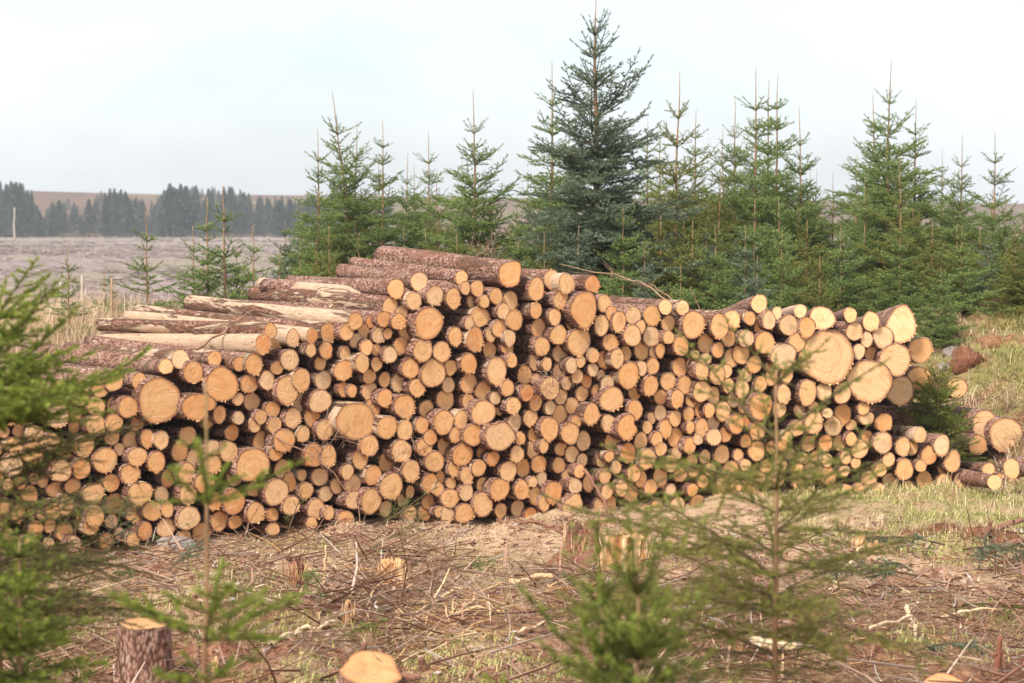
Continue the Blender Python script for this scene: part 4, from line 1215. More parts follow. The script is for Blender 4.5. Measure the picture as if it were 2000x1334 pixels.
farp = [far_proto(61, 13, 2.9), far_proto(62, 12, 3.3), far_proto(63, 14, 2.5), far_proto(64, 10, 2.9, 1400)]
farH = [13, 12, 14, 10]
used = [False] * 4
rf = np.random.default_rng(9)
prof_u = [-60, 0, 50, 75, 95, 130, 155, 200, 245, 275, 300, 330, 450, 480, 520, 545, 580, 620, 700, 760]
prof_v = [352, 350, 352, 385, 395, 378, 400, 366, 362, 388, 385, 356, 358, 372, 384, 378, 384, 376, 376, 380]
G_F = 'conifers of the far wood'; L_F = 'dark hazy conifer in the far wood beyond the clear-fell'
cnt = 0
rows = [(448, 80, 0, 26), (480, 70, 0, 24), (530, 64, 0, 20), (434, 80, 30, 66), (590, 50, 2, 16), (650, 40, 2, 12)]
for (Yr, n, v0, v1) in rows:
    for q in range(n):
        u = rf.uniform(-60, 760)
        pv = np.interp(u, prof_u, prof_v)
        dens_ = 1.0
        if 75 < u < 170: dens_ = 0.7
        if u > 610: dens_ = 0.5
        if rf.random() > dens_ or cnt >= 292: continue
        Y = Yr + rf.uniform(-12, 12)
        p = at(u, pv + rf.uniform(v0, v1), Y)
        g = float(gz(p[0], p[1])); H = p[2] - g
        if H < 3: continue
        k = rf.integers(0, 4)
        if not used[k]: e = farp[k]; used[k] = True
        else: e = copy_tree(farp[k])
        e.name = 'conifer'
        sc = H / farH[k]; wd = sc * rf.uniform(0.95, 1.5)
        e.location = (p[0], p[1], g - 0.1); e.rotation_euler = (0, 0, rf.uniform(0, 6)); e.scale = (wd, wd, sc)
        tag(e, L_F, 'conifer', G_F); cnt += 1
print('far trees', cnt)
# standing dead pole and fence stakes in the clear-fell
def pole(name, u, v0, v1, Y, r_, label, mat, cat):
    a = at(u, v0, Y); b = at(u, v1, Y)
    gzv = float(gz(a[0], a[1])); b = np.array([b[0], b[1], gzv - 0.1])
    n = 7; P = [b + (a - b) * t for t in np.linspace(0, 1, n)]
    P = np.array(P); P[1:-1, :2] += rf.normal(0, r_ * 0.25, (n - 2, 2))
    v_, f_ = tube(P - b, np.linspace(r_, r_ * 0.55, n), 7)
    mb = MB(); mb.add(v_, f_, 0.9); o = mb.build(name, mat, loc=tuple(b)); tag(o, label, cat)
pole('dead_trunk', 28, 405, 480, 300, 0.17, 'bare grey dead trunk standing alone before the far wood', M_STICK, 'dead tree')
pole('fence_stake', 160, 538, 590, 33, 0.035, 'weathered stake standing in the tall grass beside a sapling', M_STICK, 'stake')
pole('fence_stake', 118, 550, 590, 36, 0.035, 'pale thin stake at the near edge of the clear-fell', M_STICK, 'stake')
pole('fence_stake', 218, 543, 610, 25.6, 0.022, 'orange-brown snapped stem between saplings in the grass', M_STEM, 'snag')

# ------------------------------------------------------------------ grass
def blades(n, sampler, h0, h1, w, lean, seed, hfun=None):
    r = np.random.default_rng(seed)
    P = sampler(r, n); n = len(P)
    x, y = P[:, 0], P[:, 1]; z = gz(x, y) - 0.01
    h = r.uniform(h0, h1, n) * (r.random(n) * 0.5 + 0.6)
    a = r.uniform(0, 6.28, n); ln = np.abs(r.normal(0, lean, n)) + (0.45 * lean if lean > 0.6 else 0)
    d = np.column_stack([np.cos(a), np.sin(a), np.zeros(n)])
    s = np.column_stack([-np.sin(a), np.cos(a), np.zeros(n)])
    up = np.array([0, 0, 1.0])
    b = np.column_stack([x, y, z])
    ml = np.sqrt(np.clip(1 - np.minimum(ln * 0.5, 0.95) ** 2, 0.05, 1)); tl = np.sqrt(np.clip(1 - np.minimum(ln, 0.97) ** 2, 0.05, 1))
    m = b + d * (h * 0.5 * np.minimum(ln * 0.5, 0.95))[:, None] + up * (h * 0.5 * ml)[:, None]
    t = m + d * (h * 0.5 * np.minimum(ln * 1.3, 1))[:, None] + up * (h * 0.5 * (tl * 1.0 - 0.15 * np.minimum(ln, 1)))[:, None]
    ww = w * r.uniform(0.6, 1.3, n)[:, None]
    V = np.stack([b - s * ww, b + s * ww, m - s * ww * 0.8, m + s * ww * 0.8, t], 1).reshape(-1, 3)
    base = (np.arange(n) * 5)[:, None]
    F = np.concatenate([base + [0, 1, 3], base + [0, 3, 2], base + [2, 3, 4]])
    return V, F, np.repeat(r.random(n), 5)


def area(x0, x1, y0, y1, scale=1.2, thr=-0.1, s=1, cond=None, clump=0.0):
    def f(r, n):
        x = r.uniform(x0, x1, n); y = r.uniform(y0, y1, n)
        keep = fbm(x * scale, y * scale, s, 3) > thr + r.normal(0, 0.08, n)
        if cond is not None: keep &= cond(x, y)
        return np.column_stack([x, y])[keep]
    return f


def in_pile(x, y):
    u = 1000 + FPX * x / y
    return (y > yfront(u) + 0.05)


def grass(name, mat, label, parts):
    Vs, Fs, Ts, n = [], [], [], 0
    for prt in parts:
        V, F, T = blades(*prt)
        Vs.append(V); Fs.append(F + n); Ts.append(T); n += len(V)
    o = build(name, np.concatenate(Vs), np.concatenate(Fs), mat, tint=np.concatenate(Ts), smooth=False)
    tag(o, label, 'grass', kind='stuff')


front = lambda x, y: ~in_pile(x, y)
grass('dry_grass', M_STRAW, 'matted dry straw-coloured grass in front of the stack', [
    (70000, area(-5.2, 4.5, 11.2, 21, 1.0, -0.05, 31, lambda x, y: front(x, y) & (y > 14.6 + 1.6 * vnoise(x * 0.9, y * 0.9, 77) + 1.2 * vnoise(x * 3, y * 3, 78))), 0.06, 0.16, 0.0026, 2.2, 71),
    (26000, area(-5.5, 4.0, 15.4, 20.6, 0.7, -0.3, 32, lambda x, y: front(x, y) & (y > yfront(1000 + FPX * x / y) - 3.2)), 0.06, 0.17, 0.0026, 2.4, 72)])
grass('bank_straw', M_STRAW, 'dead straw grass mixed into the bank and the grass strip', [
    (30000, area(4.3, 10, 21.6, 29.5, 1.3, 0.06, 37), 0.08, 0.28, 0.0035, 1.0, 77),
    (9000, area(2.4, 8.5, 17.0, 22.2, 1.2, 0.05, 38, front), 0.08, 0.24, 0.003, 0.9, 78)])
grass('tall_grass', M_STRAW, 'tall pale seeding grass behind the low end of the stack', [
    (46000, area(-8.0, -2.2, 22.3, 29, 0.9, -0.12, 33, lambda x, y: y > 24.2 + 0.36 * (x + 5)), 0.35, 1.05, 0.003, 0.58, 73)])
grass('green_grass', M_GRASS, 'short green grass at the end of the stack and on the bank', [
    (40000, area(2.6, 8.5, 17.3, 22.2, 0.9, -0.25, 34, front), 0.06, 0.18, 0.003, 1.1, 74),
    (60000, area(4.3, 10, 22.0, 29.5, 1.1, 0.0, 35, lambda x, y: x > 5.9 + 0.9 * vnoise(x * 1.2, y * 1.2, 5)), 0.10, 0.26, 0.004, 0.9, 75),
    (60000, area(-5.5, 5, 11.0, 18.0, 0.9, 0.10, 36, front), 0.05, 0.13, 0.0035, 0.8, 76),
    (34000, area(-4.2, 4.5, 11.0, 14.2, 1.4, 0.05, 39, front), 0.04, 0.11, 0.0035, 0.9, 79)])

# ------------------------------------------------------------------ brash: twigs, needles and chips as scatter
def sticks(n, sampler, l0, l1, r0, r1, seed, bend=0.25, lift=0.06, up=0.12):
    r = np.random.default_rng(seed)
    P = sampler(r, n); n = len(P)
    L = r.uniform(l0, l1, n) * (0.5 + r.random(n)); a = r.uniform(0, 6.28, n); el = np.abs(r.normal(0, up, n)) * np.where(r.random(n) < 0.15, 3, 1)
    d = np.column_stack([np.cos(a) * np.cos(el), np.sin(a) * np.cos(el), np.sin(el)])
    p = np.column_stack([P, gz(P[:, 0], P[:, 1]) + r.uniform(0, lift, n)])
    s = np.column_stack([-np.sin(a), np.cos(a), np.zeros(n)])
    bb = r.normal(0, bend, n)
    pts = [p, p + d * (L * 0.5)[:, None] + s * (bb * L * 0.3)[:, None], p + d * L[:, None]]
    rad = r.uniform(r0, r1, n)
    V = np.zeros((n, 9, 3))
    upv = np.array([0, 0, 1.0])
    for j in range(3):
        for k in range(3):
            c_, s_ = math.cos(k * 2.094 + 0.5), math.sin(k * 2.094 + 0.5)
            V[:, j * 3 + k] = pts[j] + (s * c_ + upv * s_) * (rad * (1 - 0.3 * j))[:, None]
    F = []
    base = (np.arange(n) * 9)[:, None]
    for j in range(2):
        for k in range(3):
            a_, b_ = j * 3 + k, j * 3 + (k + 1) % 3
            F += [base + [a_, b_, b_ + 3], base + [a_, b_ + 3, a_ + 3]]
    F += [base + [0, 2, 1], base + [6, 7, 8]]
    return V.reshape(-1, 3), np.concatenate(F), np.repeat(np.clip(r.normal(0.5, 0.25, n), 0, 1), 9)


def scatter(name, mat, label, cat, parts):
    Vs, Fs, Ts, n = [], [], [], 0
    for prt in parts:
        V, F, T = sticks(*prt)
        Vs.append(V); Fs.append(F + n); Ts.append(T); n += len(V)
    o = build(name, np.concatenate(Vs), np.concatenate(Fs), mat, tint=np.concatenate(Ts), smooth=False)
    tag(o, label, cat, kind='stuff')


scatter('twig_litter', M_STICK, 'brown twigs and brash strewn over the ground', 'twigs', [
    (15000, area(-5, 6, 11.0, 20, 0.9, -0.12, 41, front), 0.08, 0.25, 0.0012, 0.0035, 81),
    (7600, area(-5, 6.5, 11.0, 18.0, 1.1, 0.0, 42, front), 0.15, 0.55, 0.003, 0.010, 82, 0.15, 0.08, 0.2),
    (5000, area(0.2, 3.4, 11.0, 16.8, 0.8, -0.2, 46, front), 0.1, 0.3, 0.0015, 0.004, 86),
    (11000, area(4.4, 8.5, 21.8, 27, 1.2, -0.12, 43), 0.08, 0.28, 0.002, 0.005, 83, 0.3, 0.03, 0.5),
    (1600, area(-4.5, 6, 11.0, 16.8, 0.7, 0.08, 54, front), 0.15, 0.6, 0.006, 0.014, 94, 0.2, 0.12, 0.25),
    (9000, area(-5, 6, 11.0, 17, 1.3, 0.0, 48, front), 0.06, 0.2, 0.0015, 0.003, 88, 0.3, 0.05, 0.35)])
scatter('wood_chips', M_CHIP, 'pale splintered wood chips among the brash', 'wood chips', [
    (2600, area(-5, 6, 11.0, 19, 0.8, 0.0, 44, front), 0.03, 0.10, 0.004, 0.010, 84, 0.05),
    (420, area(-4, 5.5, 11.0, 17, 0.5, 0.02, 45, front), 0.15, 0.4, 0.005, 0.013, 85, 0.08),
    (320, area(-0.9, 0.6, 13.2, 15.4, 0.5, -0.5, 47, front), 0.12, 0.35, 0.004, 0.010, 87, 0.1)])
def flakes(n, sampler, a0, a1, seed):
    r = np.random.default_rng(seed); P = sampler(r, n); n = len(P)
    p = np.column_stack([P, gz(P[:, 0], P[:, 1]) + r.uniform(0.0, 0.03, n)])
    a = r.uniform(0, 6.28, n); nz = r.normal(0, 0.35, (n, 2))
    d = np.column_stack([np.cos(a), np.sin(a), nz[:, 0]]); e = np.column_stack([-np.sin(a), np.cos(a), nz[:, 1]])
    L = r.uniform(a0, a1, n)[:, None]; W = L * r.uniform(0.25, 0.6, n)[:, None]; t = np.array([0, 0, 1.0]) * 0.006
    q = [p - d * L, p + e * W * 0.6, p + d * L * r.uniform(0.6, 1, n)[:, None], p - e * W]
    V = np.stack(q + [x - t for x in q], 1).reshape(-1, 3)
    b = (np.arange(n) * 8)[:, None]
    F = np.concatenate([b + f for f in ([0, 2, 1], [0, 3, 2], [4, 5, 6], [4, 6, 7], [0, 1, 5], [0, 5, 4], [1, 2, 6], [1, 6, 5], [2, 3, 7], [2, 7, 6], [3, 0, 4], [3, 4, 7])])
    return V, F, np.repeat(np.clip(r.normal(0.4, 0.3, n), 0, 1), 8)


V_, F_, T_ = flakes(16000, area(-5, 6, 11.0, 19.5, 1.1, -0.05, 49, front), 0.012, 0.05, 89)
tag(build('bark_chips', V_, F_, M_STICK, tint=T_, smooth=False), 'brown bark chips littering the ground', 'bark chips', kind='stuff')
scatter('felled_brash', mat_tinted('weathered_brash', [(0, (0.16, 0.12, 0.12)), (0.5, (0.36, 0.29, 0.28)), (1, (0.62, 0.54, 0.50))], nscale=0.5), 'grey weathered brash covering the clear-fell', 'brash', [
    (14000, area(-14, 4, 33, 70, 0.3, -0.1, 51), 0.2, 0.6, 0.006, 0.014, 91),
    (16000, area(-45, 10, 60, 200, 0.12, -0.1, 52), 0.35, 1.0, 0.012, 0.03, 92),
    (4000, area(-90, 0, 180, 420, 0.05, -0.1, 53), 0.7, 1.8, 0.03, 0.07, 93)])

# ------------------------------------------------------------------ branches and sticks one can pick out
def stick(label, pts, r0, r1, mat=M_STICK, tint=0.5, name='fallen_branch', twigs=0, seed=1, n=7, cat='branch', group=None):
    r = np.random.default_rng(seed)
    pts = np.array(pts, float)
    m = 9; tt = np.linspace(0, len(pts) - 1, m)
    P = np.column_stack([np.interp(tt, np.arange(len(pts)), pts[:, c]) for c in range(3)])
    L = np.linalg.norm(pts[-1] - pts[0])
    P[1:-1] += r.normal(0, 0.012 * L, (m - 2, 3))
    o0 = P[0].copy(); mb = MB()
    v_, f_ = tube(P - o0, np.linspace(r0, r1, m), n, rough=0.08, rng=r); mb.add(v_, f_, tint)
    o = mb.build(name, mat, loc=tuple(o0)); tag(o, label, cat, group)
    if twigs:
        for q in range(twigs):
            tb = MB()
            k = r.integers(2, m - 1); d = P[k] - P[k - 1]; d /= np.linalg.norm(d)
            td = d * 0.6 + r.normal(0, 0.6, 3); td[2] = abs(td[2]) * 0.6; td /= np.linalg.norm(td)
            l_ = r.uniform(0.1, 0.3) * L
            Q = np.array([P[k], P[k] + td * l_ * 0.5 + r.normal(0, 0.02, 3), P[k] + td * l_ + r.normal(0, 0.04, 3)]) - o0
            v_, f_ = tube(Q, [r1 * 0.8, r1 * 0.6, r1 * 0.3], 4); tb.add(v_, f_, tint)
            tb.build('side_twig', mat, o)
    return o


def gp(u, v, dz=0.02):
    p = ground_hit(u, v); p = p.copy(); p[2] += dz
    return p


stick('bare brown stick lying over the cream peeled log', [at(384, 682, 18.15), at(430, 650, 18.6), at(484, 611, 18.9)], 0.016, 0.007, twigs=2, seed=3)
stick('reddish branch propped against the bottom logs beside the mossy stump', [at(1142, 918, 19.25), at(1166, 955, 19.1), at(1190, 1003, 18.9)], 0.022, 0.012, tint=0.3, seed=4)
stick('thin dead branch with upright twigs arching above the top row', [at(1312, 592, 20.3), at(1260, 555, 20.6), at(1195, 533, 20.9), at(1095, 516, 21.2)], 0.009, 0.004, tint=0.55, twigs=9, seed=5)
stick('second thin twig above the top row near the white peeled log', [at(1322, 592, 20.4), at(1290, 568, 20.6), at(1265, 552, 20.8)], 0.007, 0.004, tint=0.5, twigs=3, seed=6)
stick('dead shoot standing up from the top row at the dip', [at(1376, 622, 20.6), at(1360, 588, 20.7), at(1348, 561, 20.7)], 0.006, 0.003, tint=0.45, seed=7)
stick('curved dark branch on the straw before the bottom row', [gp(965, 1018, .03), gp(1035, 1032, .05), gp(1075, 1038, .05), gp(1108, 1052, .03)], 0.022, 0.012, tint=0.35, twigs=3, seed=8)
stick('grey curved stick lying on the straw', [gp(868, 1066), gp(885, 1058), gp(900, 1040, .05)], 0.010, 0.006, tint=0.85, seed=9)
stick('long dead twig leaning on the lower logs', [at(538, 852, 18.2), at(600, 885, 18.3), at(660, 925, 18.35), at(685, 975, 18.3)], 0.008, 0.003, tint=0.5, twigs=7, seed=10)
stick('dark forked branch lying at the foot of the straw slope', [gp(640, 1075), gp(700, 1030, .05)], 0.008, 0.004, tint=0.4, twigs=4, seed=11)
stick('pale upright split stake sticking out of the brash', [gp(633, 1145, 0), at(636, 1065, ground_hit(633, 1145)[1])], 0.012, 0.006, M_CHIP, 0.6, seed=12)
stick('pale split branch lying at the edge of the brash, below the dry slope', [gp(530, 1265, .03), gp(580, 1245, .05), gp(660, 1228, .05)], 0.022, 0.012, M_CHIP, 0.75, seed=13)
stick('pale peeled stick bent at the middle beside the blue-green boughs', [gp(1622, 1160, .03), gp(1655, 1125, .07), gp(1690, 1090, .10)], 0.018, 0.012, M_CHIP, 0.7, seed=14)
stick('pale peeled stick lying below the blue-green boughs', [gp(1772, 1210, .10), gp(1788, 1250, .03)], 0.02, 0.012, M_CHIP, 0.8, seed=15)
stick('long thin brown branch lying in the brash near the big bottom stump', [gp(760, 1235, .04), gp(820, 1208, .07), gp(850, 1160, .1), gp(855, 1130, .1)], 0.012, 0.005, tint=0.5, twigs=5, seed=16)
stick('reddish log-like branch at the turned-up earth edge', [gp(1938, 1085, .05), gp(2010, 1068, .07)], 0.04, 0.035, tint=0.35, seed=17)
stick('dark forked snag standing in turned-up earth by the bank', [gp(1922, 1058, 0), at(1936, 1018, ground_hit(1922, 1058)[1])], 0.03, 0.015, tint=0.2, twigs=3, seed=18)
stick('thick dark snag slanting up out of the turned-up earth', [gp(1930, 1050, 0.05), at(1998, 1014, ground_hit(1930, 1050)[1])], 0.035, 0.022, tint=0.3, twigs=2, seed=19)
stick('rotten red stick standing among brash beside the boughs', [gp(1945, 1320, 0), at(1955, 1240, ground_hit(1945, 1320)[1])], 0.03, 0.012, M_ROT, 0.4, twigs=2, seed=20)
stick('pale slab of split wood lying beyond the dense sapling', [gp(1000, 1146, .04), gp(1080, 1138, .05)], 0.035, 0.02, M_CHIP, 0.55, name='split_slab', cat='wood slab', seed=21)
stick('long pale slab lying behind the dense sapling', [gp(1230, 1235, .05), gp(1330, 1222, .05)], 0.04, 0.025, M_CHIP, 0.6, name='split_slab', cat='wood slab', seed=22)
stick('pale peeled pole lying behind the airy olive spruce', [gp(1468, 1268, .05), gp(1555, 1280, .05)], 0.04, 0.035, M_CHIP, 0.7, name='split_slab', cat='wood slab', seed=23)
stick('thin reddish stick crossing the brash below the torn stump', [gp(1320, 1088, .03), gp(1395, 1096, .06)], 0.009, 0.006, M_CHIP, 0.6, seed=24)
for q, (a, b) in enumerate([((905, 1190), (1000, 1150)), ((880, 1210), (985, 1205)), ((930, 1165), (960, 1205)), ((860, 1175), (940, 1160)), ((1010, 1250), (1120, 1225)), ((1830, 1220), (1960, 1200)), ((1700, 1235), (1830, 1225))]):
    stick('split orange-pale lath in the tangle of splintered wood', [gp(*a, .03), gp((a[0] + b[0]) / 2, (a[1] + b[1]) / 2, .08), gp(*b, .04)], 0.014, 0.006, M_CHIP, 0.45 + 0.05 * q, seed=30 + q, group='laths in the splintered tangle')

# short log lying in front and a low cut stump
def short_log(label, P0, P1, r0, seed, peel=0.1):
    r = np.random.default_rng(seed)
    P0 = np.array(P0); P1 = np.array(P1); L = np.linalg.norm(P1 - P0)
    P = np.array([P0 + (P1 - P0) * t for t in np.linspace(0, 1, 8)])
    v_, f_ = tube(P - P0, r0 * (1 + r.normal(0, 0.03, 8)), 18, rough=0.03, rng=r)
    mi = np.zeros(len(f_), int); nf = 18 * 7 * 2
    caps = np.arange(len(f_)) >= nf
    o = build('short_log', v_, f_[~caps], M_BARK, tint=r.random(), attrs={'peel': peel, 'rel': 0.5, 'hue': 0.4}, loc=tuple(P0))
    T, A, B = frames(P)
    uv = np.column_stack([(v_ @ A[0]), (v_ @ B[0])])
    rel = np.full(len(v_), 0.95); rel[-2:] = 0
    cF_ = f_[caps]
    for fs in (cF_[0::2], cF_[1::2]):
        us, inv = np.unique(fs, return_inverse=True)
        build('cut_end', v_[us] - 0.002 * T[0], inv.reshape(-1, 3), M_CUT, o, tint=r.random(), attrs={'rel': rel[us], 'hue': 0.3}, uv=uv[us], smooth=False)
    tag(o, label, 'log')


Yb = 12.75
short_log('short red-barked log lying on the brash beside the slender sapling', at(420, 1298, 12.55), at(548, 1322, 12.75), 0.052, 3)
g1 = ground_hit(1960, 905)
short_log('dark red-barked log lying in grass by the bank', at(1976, 915, 21.2), at(2090, 895, 21.8), 0.11, 4)
short_log('barked log sunk in the grass past the stack end', at(1942, 942, 20.9), at(1880, 930, 22.0), 0.08, 5)


def stump(label, u, v_base, w_px, h, seed, torn=0.0, mats=(None, None), tint=0.4, tilt=(0, 0), flare=0.25, top_mat=None, name='tree_stump', spike=0.0):
    r = np.random.default_rng(seed)
    p = ground_hit(u, v_base); Y = p[1]; rad = w_px / FPX * Y / 2
    p = np.array([p[0], p[1] + rad * 0.8, float(gz(p[0], p[1] + rad * 0.8)) - 0.04])
    n = 34; th = np.arange(n) * 2 * math.pi / n
    lob = 1 + 0.07 * np.cos(5 * th + r.uniform(0, 6)) + 0.05 * np.cos(3 * th + r.uniform(0, 6)) + r.normal(0, 0.015, n)
    hs = np.linspace(0, 1, 8)
    ztop = h + 0.04 + rad * (tilt[0] * np.cos(th) + tilt[1] * np.sin(th)) + torn * h * ((r.random(n) - 0.5) * 0.6 + 0.5 * np.sin(2 * th + r.uniform(0, 6)) * 0.6) + spike * h * np.exp(-((th - 4.2) / 0.5) ** 2)
    V = []
    for q in hs:
        fl = 1 + flare * (1 - q) ** 3 * (1 + 0.6 * np.cos(5 * th + 1.0))
        rr = rad * lob * fl * (1 + r.normal(0, 0.015, n))
        V.append(np.column_stack([np.cos(th) * rr, np.sin(th) * rr, q * ztop]))
    V = np.concatenate(V); F = []
    for a in range(7):
        for j in range(n):
            x_, y_ = a * n + j, a * n + (j + 1) % n
            F += [(x_, y_, y_ + n), (x_, y_ + n, x_ + n)]
    if torn:
        w_ = fbm(V[:, 0] * 9 / rad * 0.3, V[:, 1] * 9 / rad * 0.3 + V[:, 2] * 5, seed, 4)
        V[:, :2] *= (1 + 0.5 * w_ * np.clip(V[:, 2] / h, 0.2, 1))[:, None] * (1 - 0.28 * np.clip(V[:, 2] / h, 0, 1.2))[:, None]
    streak = np.tile(r.normal(0, 0.28, n), 8) + r.normal(0, 0.08, 8 * n) - 0.25 * (1 - np.repeat(hs, n)) if torn else 0.0 * V[:, 0]
    side = build(name, V, np.array(F), mats[0], tint=np.clip(tint + streak, 0, 1), attrs={'peel': 0.05, 'rel': 0.5, 'hue': 0.3}, loc=tuple(p), smooth=torn < 0.1)
    top = V[7 * n:]
    ins, TV, TF = [1.0, 0.7, 0.38], [], []
    for q in ins:
        t_ = top.copy(); t_[:, :2] *= q * (0.985 if q == 1 else 1)
        if torn: t_[:, 2] += torn * h * (r.random(n) - 0.6) * 0.9 * (q < 1)
        else: t_[:, 2] = h + 0.04 + q * (t_[:, 2] - h - 0.04)
        if q == 1: t_[:, 2] -= 0.002
        TV.append(t_)
    TV = np.concatenate(TV); c = len(TV); TV = np.vstack([TV, [[0, 0, TV[2 * n:, 2].mean()]]])
    for a in range(2):
        for j in range(n):
            x_, y_ = a * n + j, a * n + (j + 1) % n
            TF += [(x_, y_, y_ + n), (x_, y_ + n, x_ + n)]
    for j in range(n): TF.append((2 * n + j, 2 * n + (j + 1) % n, c))
    rel = np.concatenate([np.full(n, 1.0), np.full(n, 0.7), np.full(n, 0.38), [0]])
    build('cut_top' if not torn else 'torn_top', TV, np.array(TF), top_mat, side, tint=0.85 if not torn else 0.35, attrs={'rel': rel, 'hue': 0.62}, uv=TV[:, :2], smooth=False)
    if torn:
        mb = MB()
        for q in range(90):
            a = r.uniform(0, 6.28); rr = rad * r.uniform(0.35, 1.02)
            b = np.array([math.cos(a) * rr, math.sin(a) * rr, h * r.uniform(0.1, 0.8)])
            ln = h * r.uniform(0.25, 0.7) * (0.5 + torn)
            e = b + np.array([math.cos(a) * 0.15 * ln + r.normal(0, 0.1) * ln, math.sin(a) * 0.15 * ln + r.normal(0, 0.1) * ln, ln])
            v_, f_ = tube([b, (b + e) / 2 + r.normal(0, 0.006, 3), e], [0.008 * r.uniform(0.4, 1.3), 0.005, 0.001], 4)
            mb.add(v_, f_, r.uniform(0.1, 0.8))
        sp_ = mb.build('splinters', M_CHIP, side, smooth=False); sp_['kind'] = 'stuff'
    tag(side, label, 'stump')
    return side


stump('flat-cut stump with pale top and dark bark beside the bright green bush', 275, 1352, 104, 0.40, 1, mats=(M_BARK,), tint=0.13, top_mat=M_CUT_DIM, tilt=(-0.02, 0.07))
stump('low pale freshly cut stump with broken branch stubs around it', 722, 1392, 118, 0.12, 2, mats=(M_BARK,), tint=0.3, top_mat=M_CUT_DIM, tilt=(-0.1, 0.42))
stump('torn pale splintered stump in front of the bottom row', 1222, 1118, 104, 0.28, 3, torn=0.4, mats=(M_CHIP,), tint=0.3, top_mat=M_CHIP)
stump('rotten mossy stump next to the torn pale one', 1140, 1100, 84, 0.27, 4, torn=0.35, mats=(M_MOSSROT,), tint=0.5, top_mat=M_MOSSROT, flare=0.7)
stump('small torn orange stump in the middle of the brash', 768, 1143, 62, 0.14, 5, torn=0.45, mats=(M_CHIP,), tint=0.2, top_mat=M_CHIP)
stump('small rotten red stump near the slender sapling', 578, 1150, 40, 0.15, 6, torn=0.6, mats=(M_ROT,), tint=0.5, top_mat=M_ROT)
stump('torn fibrous pale stump at the edge of the green grass strip', 1697, 1076, 66, 0.12, 7, torn=0.4, mats=(M_CHIP,), tint=0.35, top_mat=M_CHIP)
stump('tiny orange-red stump stub in the brash', 680, 1215, 26, 0.12, 8, torn=0.6, mats=(M_ROT,), tint=0.6, top_mat=M_CHIP)
stump('pale sawn stump top sunk in the brash below the boughs', 1850, 1384, 90, 0.08, 9, mats=(M_BARK,), tint=0.6, top_mat=M_CUT_DIM, tilt=(0.1, 0.4))
for q, (a, b) in enumerate([((705, 1292), (712, 1255)), ((738, 1300), (748, 1278)), ((760, 1305), (822, 1325)), ((752, 1290), (780, 1310)), ((830, 1300), (820, 1285)), ((915, 1325), (920, 1312))]):
    Yq = ground_hit(a[0], max(a[1], b[1]) + 12)[1]
    stick('broken thick branch stub beside the low pale stump', [at(a[0], a[1] + 12, Yq), at(b[0], b[1], Yq - 0.02)], 0.028, 0.02, tint=0.3, seed=60 + q, name='branch_stub', group='branch stubs by the low stump')


# stones and clods
def rock(name, label, u, v, w, hgt, mat, seed, tint=0.5, cat='stone', depth=1.0, group=None):
    r = np.random.default_rng(seed)
    p = ground_hit(u, v); s = w / FPX * p[1] / 2
    nu, nv_ = 18, 11
    V, F = [], []
    for a in range(nv_):
        ph = -math.pi / 2 + math.pi * a / (nv_ - 1)
        for b in range(nu):
            th = 2 * math.pi * b / nu
            d = np.array([math.cos(ph) * math.cos(th), math.cos(ph) * math.sin(th), math.sin(ph)])
            k = 1 + 0.5 * float(fbm(d[0] * 1.7 + seed, d[1] * 1.7 + d[2] * 2.1, seed, 4))
            V.append([d[0] * s * k, d[1] * s * k * depth, d[2] * s * hgt * k])
    for a in range(nv_ - 1):
        for b in range(nu):
            x_, y_ = a * nu + b, a * nu + (b + 1) % nu
            F += [(x_, y_, y_ + nu), (x_, y_ + nu, x_ + nu)]
    V = np.array(V)
    if cat == 'clod': V = V * (1 + r.normal(0, 0.05, (len(V), 1)))
    o = build(name, V, np.array(F), mat, tint=tint, loc=(p[0], p[1] + s * 0.3, p[2] + s * hgt * 0.02))
    tag(o, label, cat, group)
    if cat == 'clod':
        k_ = r.integers(0, len(V), 700); b_ = V[k_] * r.uniform(0.9, 1.02, (700, 1)); b_ = b_[b_[:, 2] > -0.3 * s * hgt]; n_ = len(b_)
        d_ = b_ / np.linalg.norm(b_, axis=1)[:, None] * 0.5 + r.normal(0, 0.5, (n_, 3)) + np.array([0, 0, 0.35]); d_ /= np.linalg.norm(d_, axis=1)[:, None]
        t_ = np.cross(d_, [0.3, 0.2, 1.0]); t_ /= np.linalg.norm(t_, axis=1)[:, None]
        BV = np.stack([b_ - t_ * 0.003, b_ + t_ * 0.003, b_ + d_ * r.uniform(0.03, 0.12, (n_, 1))], 1).reshape(-1, 3)
        gb = build('grass_tuft', BV, np.arange(3 * n_).reshape(-1, 3), M_STRAW, o, tint=np.repeat(r.random(n_), 3), smooth=False); gb['kind'] = 'stuff'


rock('stone', 'grey-white stone at the foot of the bottom row', 343, 1072, 92, 0.45, M_STONE, 1, 0.42)
rock('stone', 'pale pinkish stone beside the reddish turf clod on the bank', 1866, 692, 46, 0.6, M_STONE, 2, 0.4)
rock('stone', 'pale stone just beside the stack end', 1848, 722, 44, 0.6, M_STONE, 3, 0.35)
rock('turf_clod', 'large reddish-brown overturned turf clod on the bank', 1892, 712, 66, 0.95, M_TURF, 4, 0.45, 'clod')
rock('turf_clod', 'rusty clod of earth just behind the end butts', 1826, 668, 36, 0.8, M_TURF, 5, 0.6, 'clod')
rock('turf_clod', 'dark earth clod at the foot of the thicket', 1872, 668, 44, 0.55, M_TURF, 6, 0.35, 'clod')
rock('turf_clod', 'orange-brown clod half grown over by bank grass', 1940, 678, 60, 0.8, M_TURF, 7, 0.65, 'clod')

